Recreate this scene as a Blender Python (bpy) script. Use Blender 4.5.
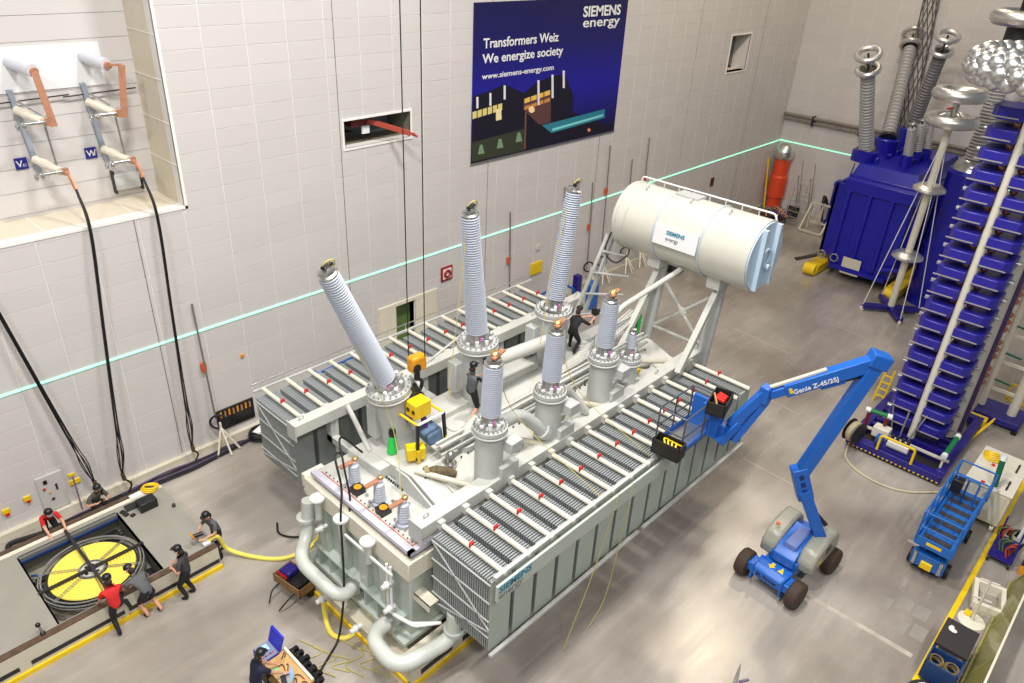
import bpy, math, random
from mathutils import Vector, Matrix
random.seed(7)
for _o in list(bpy.data.objects): bpy.data.objects.remove(_o)
SC = bpy.context.scene; COL = SC.collection
V = Vector
# ---------------------------------------------------------------- camera
F_PX = 747.87; CAM = V((0, -21.0, 16.0))
ROT = (Matrix.Rotation(math.radians(-47.854), 3, 'Z') @ Matrix.Rotation(math.radians(60.867), 3, 'X')
       @ Matrix.Rotation(math.radians(3.022), 3, 'Z'))
cd = bpy.data.cameras.new('camera'); cam = bpy.data.objects.new('camera', cd); COL.objects.link(cam)
cd.sensor_fit = 'HORIZONTAL'; cd.sensor_width = 36; cd.lens = F_PX * 36 / 1024; cd.clip_end = 500
cam.matrix_world = Matrix.Translation(CAM) @ ROT.to_4x4(); SC.camera = cam
# ---------------------------------------------------------------- world, lamps, exposure
wd = bpy.data.worlds.new('world'); SC.world = wd; wd.use_nodes = True
wd.node_tree.nodes['Background'].inputs[0].default_value = (0.93, 0.96, 1.0, 1)
wd.node_tree.nodes['Background'].inputs[1].default_value = 0.19
def hall_lamp(x, y, power, sx=3.0, sy=1.6, z=27.0, col=(1.0, 0.965, 0.925)):
    l = bpy.data.lights.new('hall_lamp', 'AREA'); l.shape = 'RECTANGLE'; l.size = sx; l.size_y = sy
    l.energy = power; l.color = col
    o = bpy.data.objects.new('hall_lamp', l); COL.objects.link(o); o.location = (x, y, z)
for _x, _y, _p in ((-9, -15, 3000), (4, -13, 3900), (15, -12, 3600), (-3, -28, 2900), (9, -28, 2300)):
    hall_lamp(_x, _y, _p)
for _x, _y, _p in ((33, -9, 1300), (45, -6, 700)):
    hall_lamp(_x, _y, _p, 1.8, 1.2, 24.0, (1.0, 0.82, 0.58))
vs = SC.view_settings; vs.view_transform = 'Standard'; vs.look = 'None'; vs.gamma = 1
vs.use_curve_mapping = False; vs.exposure = 0.0
# ---------------------------------------------------------------- pixel -> place
def ray(x, y): return ROT @ V(((x - 512) / F_PX, -(y - 341.5) / F_PX, -1.0))
def pz(x, y, z=0.0): d = ray(x, y); return CAM + d * ((z - CAM.z) / d.z)
def py(x, y, Y=0.0): d = ray(x, y); return CAM + d * ((Y - CAM.y) / d.y)
def px(x, y, X): d = ray(x, y); return CAM + d * ((X - CAM.x) / d.x)
def proj(p):
    c = ROT.transposed() @ (V(p) - CAM)
    return 512 + F_PX * c.x / -c.z, 341.5 - F_PX * c.y / -c.z
# ---------------------------------------------------------------- materials
MATS = {}
def mat(name, col, rough=0.5, metal=0.0, var=0.0, scale=3.0, bump=0.0, emit=None, es=1.0, coat=0.0, spec=0.5):
    if name in MATS: return MATS[name]
    m = bpy.data.materials.new(name); m.use_nodes = True; nt = m.node_tree; b = nt.nodes['Principled BSDF']
    b.inputs['Base Color'].default_value = (*col, 1); b.inputs['Roughness'].default_value = rough
    b.inputs['Metallic'].default_value = metal; b.inputs['Coat Weight'].default_value = coat
    b.inputs['Specular IOR Level'].default_value = spec
    if var or bump:
        tc = nt.nodes.new('ShaderNodeTexCoord'); n = nt.nodes.new('ShaderNodeTexNoise')
        n.inputs['Scale'].default_value = scale; n.inputs['Detail'].default_value = 5
        nt.links.new(tc.outputs['Object'], n.inputs['Vector'])
        if var:
            r = nt.nodes.new('ShaderNodeValToRGB')
            r.color_ramp.elements[0].position = .3; r.color_ramp.elements[1].position = .7
            r.color_ramp.elements[0].color = (*[max(0, c * (1 - var)) for c in col], 1)
            r.color_ramp.elements[1].color = (*[min(1, c * (1 + var)) for c in col], 1)
            nt.links.new(n.outputs['Fac'], r.inputs['Fac']); nt.links.new(r.outputs[0], b.inputs['Base Color'])
        if bump:
            bp = nt.nodes.new('ShaderNodeBump'); bp.inputs['Strength'].default_value = bump
            nt.links.new(n.outputs['Fac'], bp.inputs['Height']); nt.links.new(bp.outputs[0], b.inputs['Normal'])
    if emit:
        b.inputs['Emission Color'].default_value = (*emit, 1); b.inputs['Emission Strength'].default_value = es
    MATS[name] = m; return m
def srgb(r, g, b):
    f = lambda c: c / 12.92 if c <= .04045 else ((c + .055) / 1.055) ** 2.4
    return (f(r / 255), f(g / 255), f(b / 255))
M_grey = mat('transformer_paint', srgb(186, 188, 185), .38, var=.03, scale=1.5)
M_pale = mat('pale_paint', srgb(198, 198, 191), .4, var=.03, scale=2)
M_rad = mat('radiator_paint', srgb(144, 149, 150), .45, var=.04, scale=2)
M_cream = mat('cream_paint', srgb(222, 216, 198), .4, var=.03)
M_pipe = mat('pipe_paint', srgb(196, 200, 192), .33, var=.03)
M_porc = mat('silicone_grey', srgb(186, 192, 204), .5, var=.03)
M_white = mat('white_plastic', srgb(232, 232, 232), .4)
M_black = mat('black_rubber', srgb(22, 22, 24), .6, var=.2, scale=9)
M_steel = mat('brushed_steel', srgb(190, 190, 188), .3, metal=.9, var=.1, scale=12)
M_alu = mat('polished_aluminium', srgb(225, 224, 222), .36, metal=1.0)
M_copper = mat('copper', srgb(216, 156, 124), .4, metal=.6, var=.12, scale=6)
M_red = mat('red_paint', srgb(205, 40, 34), .4)
M_yellow = mat('yellow_paint', srgb(238, 200, 20), .4, var=.06, scale=4)
M_orange = mat('orange_yellow_paint', srgb(226, 150, 22), .4, var=.08, scale=6)
M_boom = mat('lift_blue', srgb(28, 98, 190), .35, var=.05)
M_blue = mat('ultramarine_paint', srgb(20, 20, 150), .35, var=.08, scale=2)
M_stage = mat('stage_blue', srgb(44, 38, 150), .35, var=.1, scale=2)
M_navy = mat('frame_navy', srgb(34, 26, 120), .4, var=.1)
M_dark = mat('dark_steel', srgb(52, 50, 48), .5, metal=.3, var=.2, scale=5)
M_glossblack = mat('black_plastic', srgb(28, 28, 30), .35)
M_green = mat('signal_green', srgb(40, 200, 80), .5)
M_brown = mat('rusty_rail_steel', srgb(92, 72, 56), .6, metal=.2, var=.25, scale=8)
M_beige = mat('beige_paint', srgb(206, 200, 180), .45, var=.05, scale=2)
M_wood = mat('plywood', srgb(196, 154, 98), .6, var=.15, scale=7)
M_glass = mat('window_dark', srgb(40, 46, 44), .15)
M_lblue = mat('pale_blue_paint', srgb(188, 208, 224), .4)
# ---------------------------------------------------------------- mesh builder
ORG = {}
def _frame(d):
    d = V(d).normalized(); a = V((0, 0, 1)) if abs(d.z) < .95 else V((1, 0, 0))
    u = d.cross(a).normalized(); return u, u.cross(d).normalized(), d   # u side, w up-ish
class MB:
    def __init__(s, T=None): s.v = []; s.f = []; s.mi = []; s.cur = 0; s.T = T
    def mat(s, i): s.cur = i; return s
    def add(s, vs, fs):
        n = len(s.v); s.v += [V(p) for p in vs]; s.f += [tuple(i + n for i in f) for f in fs]; s.mi += [s.cur] * len(fs); return s
    def box(s, c, d, rz=0.0):
        c = V(c); x, y, z = d[0] / 2, d[1] / 2, d[2] / 2; R = Matrix.Rotation(rz, 3, 'Z')
        P = [c + R @ V((a * x, b * y, e * z)) for e in (-1, 1) for a, b in ((-1, -1), (1, -1), (1, 1), (-1, 1))]
        return s.add(P, [(3, 2, 1, 0), (4, 5, 6, 7), (0, 1, 5, 4), (1, 2, 6, 5), (2, 3, 7, 6), (3, 0, 4, 7)])
    def bb(s, a, b): # box from two corners
        a, b = V(a), V(b); return s.box((a + b) / 2, [abs(q) for q in (b - a)])
    def bar(s, p, q, w, h=None, up=None):
        p, q = V(p), V(q); h = h or w; u, t, d = _frame(q - p)
        if up is not None: u = d.cross(V(up)).normalized(); t = u.cross(d)
        P = [e + u * (a * w / 2) + t * (b * h / 2) for e in (p, q) for a, b in ((-1, -1), (1, -1), (1, 1), (-1, 1))]
        return s.add(P, [(0, 1, 2, 3), (7, 6, 5, 4), (4, 5, 1, 0), (5, 6, 2, 1), (6, 7, 3, 2), (7, 4, 0, 3)])
    def cyl(s, p, q, r, r2=None, n=14, cap=True):
        p, q = V(p), V(q); L = (q - p).length
        return s.lathe(p, q - p, [(0, r), (L, r if r2 is None else r2)], n, cap)
    def lathe(s, p, ax, prof, n=16, cap=True):
        p = V(p); u, t, d = _frame(ax); P = []; Fc = []
        for h, r in prof:
            for k in range(n):
                a = 2 * math.pi * k / n; P.append(p + d * h + u * (r * math.cos(a)) + t * (r * math.sin(a)))
        for i in range(len(prof) - 1):
            for k in range(n):
                j = (k + 1) % n; Fc.append((i * n + j, i * n + k, (i + 1) * n + k, (i + 1) * n + j))
        if cap:
            Fc.append(tuple(range(n))); b = (len(prof) - 1) * n; Fc.append(tuple(range(b + n - 1, b - 1, -1)))
        return s.add(P, Fc)
    def sphere(s, c, r, n=12, m=8, sc=(1, 1, 1)):
        c = V(c); P = [c + V((0, 0, -r * sc[2]))]; Fc = []
        for i in range(1, m):
            t = math.pi * i / m
            for k in range(n):
                a = 2 * math.pi * k / n
                P.append(c + V((r * sc[0] * math.sin(t) * math.cos(a), r * sc[1] * math.sin(t) * math.sin(a), -r * sc[2] * math.cos(t))))
        P.append(c + V((0, 0, r * sc[2]))); T = len(P) - 1
        for k in range(n): Fc.append((0, 1 + (k + 1) % n, 1 + k)); Fc.append((T, T - n + k, T - n + (k + 1) % n))
        for i in range(m - 2):
            for k in range(n):
                a = 1 + i * n; Fc.append((a + k, a + (k + 1) % n, a + n + (k + 1) % n, a + n + k))
        return s.add(P, Fc)
    def torus(s, c, ax, R, r, n=28, m=10, sq=1.0):
        u, t, d = _frame(ax); c = V(c); P = []; Fc = []
        for i in range(n):
            a = 2 * math.pi * i / n; e = u * math.cos(a) + t * math.sin(a)
            for k in range(m):
                b = 2 * math.pi * k / m; P.append(c + e * (R + r * math.cos(b)) + d * (r * sq * math.sin(b)))
        for i in range(n):
            for k in range(m):
                j = (i + 1) % n; l = (k + 1) % m; Fc.append((i * m + k, j * m + k, j * m + l, i * m + l))
        return s.add(P, Fc)
    def tube(s, pts, r, n=8, closed=False, cap=True):
        pts = [V(p) for p in pts]; N = len(pts); P = []; Fc = []; u = None
        for i, p in enumerate(pts):
            a = pts[i - 1] if (i or closed) else p; b = pts[(i + 1) % N] if (i < N - 1 or closed) else p
            d = (b - a)
            d = d.normalized() if d.length > 1e-9 else V((0, 0, 1))
            if u is None: u = _frame(d)[0]
            u = (u - d * u.dot(d)); u = u.normalized() if u.length > 1e-6 else _frame(d)[0]
            w = d.cross(u); ri = r[i] if isinstance(r, (list, tuple)) else r
            P += [p + u * (ri * math.cos(2 * math.pi * k / n)) + w * (ri * math.sin(2 * math.pi * k / n)) for k in range(n)]
        for i in range(N if closed else N - 1):
            j = (i + 1) % N
            for k in range(n):
                l = (k + 1) % n; Fc.append((i * n + k, i * n + l, j * n + l, j * n + k))
        if cap and not closed: Fc += [tuple(range(n - 1, -1, -1)), tuple(range((N - 1) * n, N * n))]
        return s.add(P, Fc)
    def prism(s, poly, ext):
        poly = [V(p) for p in poly]; e = V(ext); n = len(poly); nrm = V((0, 0, 0))
        for i in range(n): nrm += poly[i].cross(poly[(i + 1) % n])
        if nrm.dot(e) > 0: poly = poly[::-1]
        P = poly + [p + e for p in poly]
        return s.add(P, [tuple(range(n)), tuple(range(2 * n - 1, n - 1, -1))] + [((i + 1) % n, i, i + n, (i + 1) % n + n) for i in range(n)])
    def quad(s, a, b, c, d): return s.add([a, b, c, d], [(0, 1, 2, 3)])
    def build(s, name, mats, parent=None, smooth=35, origin=None, bevel=0):
        vs = [s.T @ p for p in s.v] if s.T is not None else s.v
        if origin is None:
            lo = [min(p[i] for p in vs) for i in range(3)]; hi = [max(p[i] for p in vs) for i in range(3)]
            origin = V([(a + b) / 2 for a, b in zip(lo, hi)]); origin.z = lo[2]
        origin = V(origin)
        me = bpy.data.meshes.new(name); me.from_pydata([p - origin for p in vs], [], s.f)
        ml = mats if isinstance(mats, (list, tuple)) else [mats]
        for m in ml: me.materials.append(m)
        if len(ml) > 1: me.polygons.foreach_set('material_index', s.mi)
        if smooth: me.shade_smooth(); me.set_sharp_from_angle(angle=math.radians(smooth))
        o = bpy.data.objects.new(name, me); COL.objects.link(o); put(o, origin, parent)
        if bevel:
            b = o.modifiers.new('bevel', 'BEVEL'); b.width = bevel; b.segments = 2; b.limit_method = 'ANGLE'
        return o
def put(o, origin, parent=None):
    ORG[o.name] = V(origin)
    if parent: o.parent = parent; o.location = V(origin) - ORG[parent.name]
    else: o.location = origin
def tag(o, label, cat, group=None):
    o['label'] = label; o['category'] = cat
    if group: o['group'] = group
    return o
def thing(name, label, cat, loc, group=None):
    o = bpy.data.objects.new(name, None); COL.objects.link(o); o.empty_display_size = .2; put(o, V(loc)); return tag(o, label, cat, group)
def struct(o, parent=None): o['kind'] = 'structure'; return o
def copy_tree(o, delta, label=None, parent=None):
    c = o.copy(); COL.objects.link(c); put(c, ORG[o.name] + V(delta), parent)
    if label: c['label'] = label
    for ch in [q for q in o.children]: copy_tree(ch, delta, None, c)
    return c
def arc(pts, r, k=5):   # polyline with rounded corners
    pts = [V(p) for p in pts]; out = [pts[0]]
    for i in range(1, len(pts) - 1):
        a, b, c = pts[i - 1], pts[i], pts[i + 1]; d1 = (a - b); d2 = (c - b)
        q = min(r, d1.length * .49, d2.length * .49); p0 = b + d1.normalized() * q; p1 = b + d2.normalized() * q
        for j in range(k + 1): t = j / k; out.append(p0 * (1 - t) ** 2 + b * (2 * t * (1 - t)) + p1 * t * t)
    return out + [pts[-1]]
def catmull(pts, k=6):
    pts = [V(p) for p in pts]; P = [pts[0] * 2 - pts[1]] + pts + [pts[-1] * 2 - pts[-2]]; out = []
    for i in range(1, len(P) - 2):
        for j in range(k):
            t = j / k; a, b, c, d = P[i - 1:i + 3]
            out.append(.5 * ((2 * b) + (c - a) * t + (2 * a - 5 * b + 4 * c - d) * t * t + (3 * b - a - 3 * c + d) * t ** 3))
    return out + [pts[-1]]
def text(name, body, size, M4, material, parent, bold=0.0, shear=0.0, width=1.0, ext=.004, align='LEFT'):
    cu = bpy.data.curves.new(name, 'FONT'); cu.body = body; cu.size = size; cu.extrude = ext; cu.offset = bold; cu.shear = shear
    cu.align_x = align; cu.resolution_u = 3
    to = bpy.data.objects.new('tmp_text', cu); COL.objects.link(to)
    dg = bpy.context.evaluated_depsgraph_get(); dg.update(); me = bpy.data.meshes.new_from_object(to.evaluated_get(dg))
    bpy.data.objects.remove(to); bpy.data.curves.remove(cu)
    o0 = M4.translation.copy(); R = M4.copy(); R.translation = (0, 0, 0)
    me.transform(R @ Matrix.Diagonal((width, 1, 1, 1))); me.name = name; me.materials.clear(); me.materials.append(material)
    o = bpy.data.objects.new(name, me); COL.objects.link(o); put(o, o0, parent); return o
def axes(o, x, y):   # matrix with columns x, y, x cross y at origin o
    x = V(x).normalized(); y = V(y); y = (y - x * y.dot(x)).normalized(); z = x.cross(y)
    return Matrix(((x.x, y.x, z.x, o[0]), (x.y, y.y, z.y, o[1]), (x.z, y.z, z.z, o[2]), (0, 0, 0, 1)))
# ================================================================ setting
HX = 48.55; WTOP = 17.0; WX0 = -6.0
def floor_material():
    m = bpy.data.materials.new('polished_floor'); m.use_nodes = True; nt = m.node_tree; N = nt.nodes; L = nt.links; b = N['Principled BSDF']
    tc = N.new('ShaderNodeTexCoord'); big = N.new('ShaderNodeTexNoise'); big.inputs['Scale'].default_value = .22; big.inputs['Detail'].default_value = 6
    L.new(tc.outputs['Object'], big.inputs['Vector'])
    r = N.new('ShaderNodeValToRGB'); e = r.color_ramp.elements
    e[0].position = .32; e[0].color = (*srgb(130, 121, 112), 1); e[1].position = .68; e[1].color = (*srgb(174, 167, 158), 1)
    L.new(big.outputs['Fac'], r.inputs['Fac'])
    # worn streaks along the driving direction
    mp = N.new('ShaderNodeMapping'); mp.inputs['Scale'].default_value = (.5, 3.0, 1); mp.inputs['Rotation'].default_value = (0, 0, .35)
    L.new(tc.outputs['Object'], mp.inputs['Vector'])
    st = N.new('ShaderNodeTexNoise'); st.inputs['Scale'].default_value = .9; st.inputs['Detail'].default_value = 8; st.inputs['Roughness'].default_value = .65
    L.new(mp.outputs[0], st.inputs['Vector'])
    mx = N.new('ShaderNodeMix'); mx.data_type = 'RGBA'; mx.blend_type = 'OVERLAY'; mx.inputs['Factor'].default_value = .3
    L.new(r.outputs[0], mx.inputs['A']); L.new(st.outputs['Fac'], mx.inputs['B'])
    L.new(mx.outputs['Result'], b.inputs['Base Color'])
    rr = N.new('ShaderNodeMapRange'); rr.inputs['To Min'].default_value = .14; rr.inputs['To Max'].default_value = .36
    L.new(st.outputs['Fac'], rr.inputs['Value']); L.new(rr.outputs[0], b.inputs['Roughness'])
    b.inputs['Specular IOR Level'].default_value = .8
    return m
M_floor = floor_material()
M_slab = mat('wall_core', srgb(226, 222, 216), .8)
def wall_material(name, c0, c1):
    m = bpy.data.materials.new(name); m.use_nodes = True; nt = m.node_tree; b = nt.nodes['Principled BSDF']; b.inputs['Roughness'].default_value = .55
    oi = nt.nodes.new('ShaderNodeObjectInfo'); ge = nt.nodes.new('ShaderNodeNewGeometry'); ad = nt.nodes.new('ShaderNodeMath'); ad.operation = 'ADD'
    fr = nt.nodes.new('ShaderNodeMath'); fr.operation = 'FRACT'
    nt.links.new(oi.outputs['Random'], ad.inputs[0]); nt.links.new(ge.outputs['Random Per Island'], ad.inputs[1]); nt.links.new(ad.outputs[0], fr.inputs[0])
    r = nt.nodes.new('ShaderNodeValToRGB'); r.color_ramp.elements[0].color = (*c0, 1); r.color_ramp.elements[1].color = (*c1, 1)
    nt.links.new(fr.outputs[0], r.inputs['Fac']); nt.links.new(r.outputs[0], b.inputs['Base Color']); return m
M_panel = wall_material('wall_panel_paint', srgb(203, 199, 196), srgb(207, 203, 200))
M_reveal = mat('cream_reveal', srgb(214, 204, 184), .5, var=.03)
M_edge = mat('white_edge_trim', srgb(240, 238, 232), .4)
M_joint = mat('dark_joint', srgb(112, 106, 98), .7)

def rect_minus(r, holes):
    out = [r]
    for h in holes:
        nx = []
        for (a, b, c, d) in out:           # a..b x, c..d z
            if h[0] >= b or h[1] <= a or h[2] >= d or h[3] <= c: nx.append((a, b, c, d)); continue
            if h[0] > a: nx.append((a, h[0], c, d))
            if h[1] < b: nx.append((h[1], b, c, d))
            x0, x1 = max(a, h[0]), min(b, h[1])
            if h[2] > c: nx.append((x0, x1, c, h[2]))
            if h[3] < d: nx.append((x0, x1, h[3], d))
        out = nx
    return out
NICHE = (WX0 + .01, 8.78, 8.42, 16.9)
HOLE1 = (14.4, 17.22, 9.2, 10.1); HOLE2 = (39.55, 41.7, 9.4, 11.3); DOORH = (16.3, 17.25, 0, 2.78)
HOLES = [NICHE, HOLE1, HOLE2, DOORH]
# --- walls: a core with openings, cassette panels proud of it
w = MB()
for (a, b, c, d) in rect_minus((WX0, HX + .4, 0, WTOP), HOLES): w.bb((a, .012, c), (b, .4, d))
wall_back = struct(w.build('wall_back', M_slab))
w = MB(); w.bb((HX + .012, -24, 0), (HX + .4, .035, WTOP)); wall_right = struct(w.build('wall_right', M_slab))
PW, PH, GAP = 1.3, .55, .007
def panels(parent, rects, tomesh, nmax):
    big = sorted(rects, key=lambda q: -q[1])
    shared = {}; st = MB()
    for i, (r, area) in enumerate(big):
        w_, h_ = r[1] - r[0] - 2 * GAP, r[3] - r[2] - 2 * GAP
        if w_ < .03 or h_ < .03: continue
        c = ((r[0] + r[1]) / 2, (r[2] + r[3]) / 2)
        if i < nmax:
            k = (round(w_, 3), round(h_, 3)); o3 = tomesh(c[0], c[1])
            if k not in shared:
                b = MB(); ch = .012
                pts = [tomesh(c[0] + sx * (w_ / 2), c[1] + sz * (h_ / 2)) for sx, sz in ((-1, -1), (1, -1), (1, 1), (-1, 1))]
                nrm = tomesh.n
                ins = [p + (o3 - p).normalized() * ch + nrm * .02 for p in pts]
                b.add(pts + ins, [(4, 5, 6, 7), (0, 1, 5, 4), (1, 2, 6, 5), (2, 3, 7, 6), (3, 0, 4, 7)])
                o = b.build('panel', M_panel, parent, smooth=0, origin=o3); shared[k] = o
            else:
                o = shared[k].copy(); COL.objects.link(o); put(o, o3, parent)
        else:
            pts = [tomesh(c[0] + sx * (w_ / 2), c[1] + sz * (h_ / 2)) for sx, sz in ((-1, -1), (1, -1), (1, 1), (-1, 1))]
            nrm = tomesh.n; cc = tomesh(c[0], c[1]); ins = [p + (cc - p).normalized() * .012 + nrm * .02 for p in pts]
            st.add(pts + ins, [(4, 5, 6, 7), (0, 1, 5, 4), (1, 2, 6, 5), (2, 3, 7, 6), (3, 0, 4, 7)])
    if st.v: o = st.build('panel_field', M_panel, parent, smooth=0); o['kind'] = 'stuff'
def back_pt(x, z): return V((x, .02, z))
back_pt.n = V((0, -1, 0))
def right_pt(y, z): return V((HX + .02, y, z))
right_pt.n = V((-1, 0, 0))
def score(fn, r):
    q = [proj(fn(a, b)) for a, b in ((r[0], r[2]), (r[1], r[2]), (r[1], r[3]), (r[0], r[3]))]
    cx = sum(p[0] for p in q) / 4; cy = sum(p[1] for p in q) / 4
    A = abs(sum(q[i][0] * q[(i + 1) % 4][1] - q[(i + 1) % 4][0] * q[i][1] for i in range(4))) / 2
    if not (-10 < cx < 1034 and -10 < cy < 690): return A * .001
    if fn is back_pt and 20.3 < (r[0] + r[1]) / 2 < 29.4 and 7.8 < r[2] < 13.4: return A * .002
    return A
rb = []
nx = int((HX - WX0) / PW) + 2; nz = int(WTOP / PH) + 1
for i in range(nx):
    for k in range(nz):
        x0 = 4.82 - 9 * PW + i * PW; r0 = (max(WX0, x0), min(HX, x0 + PW), k * PH, min(WTOP, (k + 1) * PH))
        if r0[1] - r0[0] < .05: continue
        for r in rect_minus(r0, HOLES + [(15.44, 18.42, 0, 2.85)]): rb.append((r, score(back_pt, r)))
panels(wall_back, rb, back_pt, 300)
rr_ = []
for i in range(18):
    for k in range(nz):
        r = (-(i + 1) * PW, -i * PW, k * PH, min(WTOP, (k + 1) * PH)); rr_.append((r, score(right_pt, r)))
panels(wall_right, rr_, right_pt, 300)
# vertical expansion joints
for x in (7.3, 14.25, 21.2, 28.55, 36.05, 43.1):
    z1 = 8.42 if x < 8.8 else (13.6 if False else WTOP)
    b = MB().bb((x - .011, -.006, .3), (x + .011, 0.02, z1)); b.build('expansion_joint', M_joint, wall_back, smooth=0)
# niche interior
ND = 1.75; b = MB()
b.bb((WX0, ND, 8.2), (9.0, ND + .1, WTOP)); niche = b.build('niche_back', M_panel, wall_back)
b = MB().bb((WX0, .4, 8.2), (8.78, ND, 8.42)); b.build('niche_sill', M_reveal, wall_back)
b = MB().bb((8.78, .4, 8.2), (9.0, ND, WTOP)); b.build('niche_reveal', M_reveal, wall_back)
for k in range(12):
    b = MB().bb((WX0, ND - .012, 8.5 + k * .62), (8.77, ND, 8.51 + k * .62)); b.build('niche_seam', mat('niche_seam', srgb(176, 172, 170), .7), wall_back, smooth=0)
b = MB().bb((WX0, ND - .03, 11.65), (7.95, ND - .01, 12.75)); b.build('niche_white_board', M_white, wall_back)
b = MB().bb((WX0, -.02, 8.36), (8.86, .06, 8.44)).bb((8.78, -.02, 8.36), (8.86, .06, WTOP)); b.build('niche_edge_trim', M_edge, wall_back)
for k in range(7): b = MB().bb((8.765, .05, 9.6 + k * 1.15), (8.785, ND, 9.615 + k * 1.15)); b.build('reveal_seam', M_edge, wall_back, smooth=0)
for k in range(8): b = MB().bb((8.6 - k * 1.15, .05, 8.41), (8.62 - k * 1.15, ND, 8.428)); b.build('sill_seam', M_edge, wall_back, smooth=0)
# openings
def opening(n, h, depth, mback, mside):
    a, b_, c, d = h; o = MB()
    o.bb((a, depth, c), (b_, depth + .05, d)).mat(1)
    o.bb((a - .05, .05, c - .05), (b_ + .05, depth, c)).bb((a - .05, .05, d), (b_ + .05, depth, d + .05)).bb((a - .05, .05, c), (a, depth, d)).bb((b_, .05, c), (b_ + .05, depth, d))
    f = struct(o.build('window_%d' % n, [mback, mside]))
    t = .07; o = MB().bb((a - t, -.03, c - t), (b_ + t, .05, c)).bb((a - t, -.03, d), (b_ + t, .05, d + t)).bb((a - t, -.03, c), (a, .05, d)).bb((b_, -.03, c), (b_ + t, .05, d))
    o.build('window_frame', M_edge, f); return f
M_inroom = mat('inner_room_wall', srgb(128, 138, 146), .7)
win1 = opening(1, HOLE1, 1.3, M_inroom, mat('inner_room_side', srgb(120, 116, 100), .7))
win2 = opening(2, HOLE2, .9, mat('shaft_grey', srgb(120, 116, 112), .7), mat('shaft_reveal', srgb(226, 220, 212), .6))
b = MB()
for k in range(3): b.tube(catmull([(39.6 + .1 * k, .55, 11.2), (40.0 + .12 * k, .7, 10.9 + .05 * k), (40.15 + .1 * k, .6, 11.25)], 5), .035, 6)
b.build('shaft_cable', M_black, win2)
b = MB().cyl((39.6, .6, 10.35), (40.3, .5, 10.45), .05).cyl((39.6, .7, 9.9), (40.6, .4, 9.6), .06); b.build('shaft_pipe', M_dark, win2)
# door
b = MB(); b.bb((16.3, .3, 0), (17.25, .35, 2.78)).bb((16.25, .05, 0), (16.3, 1.4, 2.78)).bb((17.25, .05, 0), (17.3, 1.4, 2.78)).bb((16.25, .05, 2.78), (17.3, 1.4, 2.83))
M_dgreen = mat('green_lobby', srgb(92, 118, 62), .6)
door1 = struct(b.build('door_1', M_dgreen))
b = MB().bb((15.46, -.05, 0), (16.28, .03, 2.72)); b.build('door_leaf', M_cream, door1)
b = MB().bb((17.27, -.05, 0), (18.4, .03, 2.8)); b.build('door_leaf', M_cream, door1)
b = MB().bb((15.44, -.06, 2.72), (18.42, .03, 2.86)); b.build('door_header', M_cream, door1)
# green light line
M_line = mat('green_light_line', (.35, .85, .62), .5, emit=(.38, 1.0, .68), es=1.0)
b = MB().bb((WX0, -.03, 4.37), (HX, .0, 4.43)); g1 = struct(b.build('trim_1', M_line, smooth=0))
b = MB().bb((HX - .03, -23.9, 4.37), (HX, -.03, 4.43)); g2 = struct(b.build('trim_2', M_line, smooth=0))
# plinth
b = MB().bb((WX0, -.16, 0), (16.25, .03, .22)); struct(b.build('baseboard_back', M_beige))
b = MB().bb((18.5, -.06, 0), (HX, .03, .14)); struct(b.build('baseboard_far', M_beige))
# floor
b = MB().bb((WX0, -27, -.3), (HX, .03, 0)); floor = struct(b.build('floor', M_floor, origin=(0, 0, 0)))
M_lines = mat('worn_white_line', srgb(176, 168, 156), .45, var=.2, scale=2.5)
for a, c, wd_ in (((804.8, 593.7), (912, 656), .16), ((744, 459), (795, 486), .05), ((768, 399), (800, 415), .06), ((733, 328), (787, 352.5), .06), ((829, 323), (878, 343), .06), ((908, 540), (920, 546), .12), ((846, 366), (880, 378), .05)):
    p, q = pz(*a), pz(*c); MB().bar(p + V((0, 0, .002)), q + V((0, 0, .002)), wd_, .004, up=(0, 0, 1)).build('floor_marking', M_lines, floor, smooth=0)
y0 = -20.43; MB().bb((10, y0 - .07, 0), (33, y0 + .07, .005)).build('yellow_floor_line', M_yellow, floor, smooth=0)
MB().bb((10.2, -1.25, 0), (20, -1.2, .004)).build('thin_yellow_line', M_yellow, floor, smooth=0)
# ================================================================ the big transformer
TR = thing('power_transformer', 'huge light grey power transformer with two radiator banks in the middle of the hall', 'transformer', (13.5, -9, 0))
M_text_teal = mat('logo_teal', srgb(20, 130, 160), .5); M_text_grey = mat('logo_grey', srgb(130, 130, 138), .5)
M_red_line = mat('red_gasket', srgb(190, 90, 70), .6)
M_tank = mat('tank_paint', srgb(186, 196, 186), .36, var=.04, scale=1.2)
# --- transport platform below it
pf = MB(); X0, X1, Y0, Y1 = 7.15, 19.6, -11.85, -7.0
pf.bb((X0 + .05, Y0, .12), (X1, Y0 + .45, .72)).bb((X0 + .05, Y1 - .45, .12), (X1, Y1, .72)).bb((X0 + .05, Y0 + .45, .1), (X0 + .5, Y1 - .45, .45)).bb((X1 - .5, Y0, .12), (X1, Y1, .6))
plat = pf.build('transport_beam', M_beige, TR)
MB().bb((X0, Y0 - .04, .0), (X1, Y0 + .1, .16)).bb((X0, Y0, 0), (X0 + .14, Y1, .16)).bb((X0, Y1 - .1, 0), (X1, Y1 + .04, .16)).build('edge_bumper', M_yellow, plat)
for k in range(9): MB().bb((7.5 + k * 1.35, Y0 - .012, .26), (8.5 + k * 1.35, Y0 + .05, .42)).build('slot', M_glossblack, plat)
MB().bb((X0 + .5, Y0 + .45, .3), (X1 - .5, Y1 - .45, .36)).build('grating', mat('grating', srgb(120, 108, 92), .7, var=.3, scale=30), plat)
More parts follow.
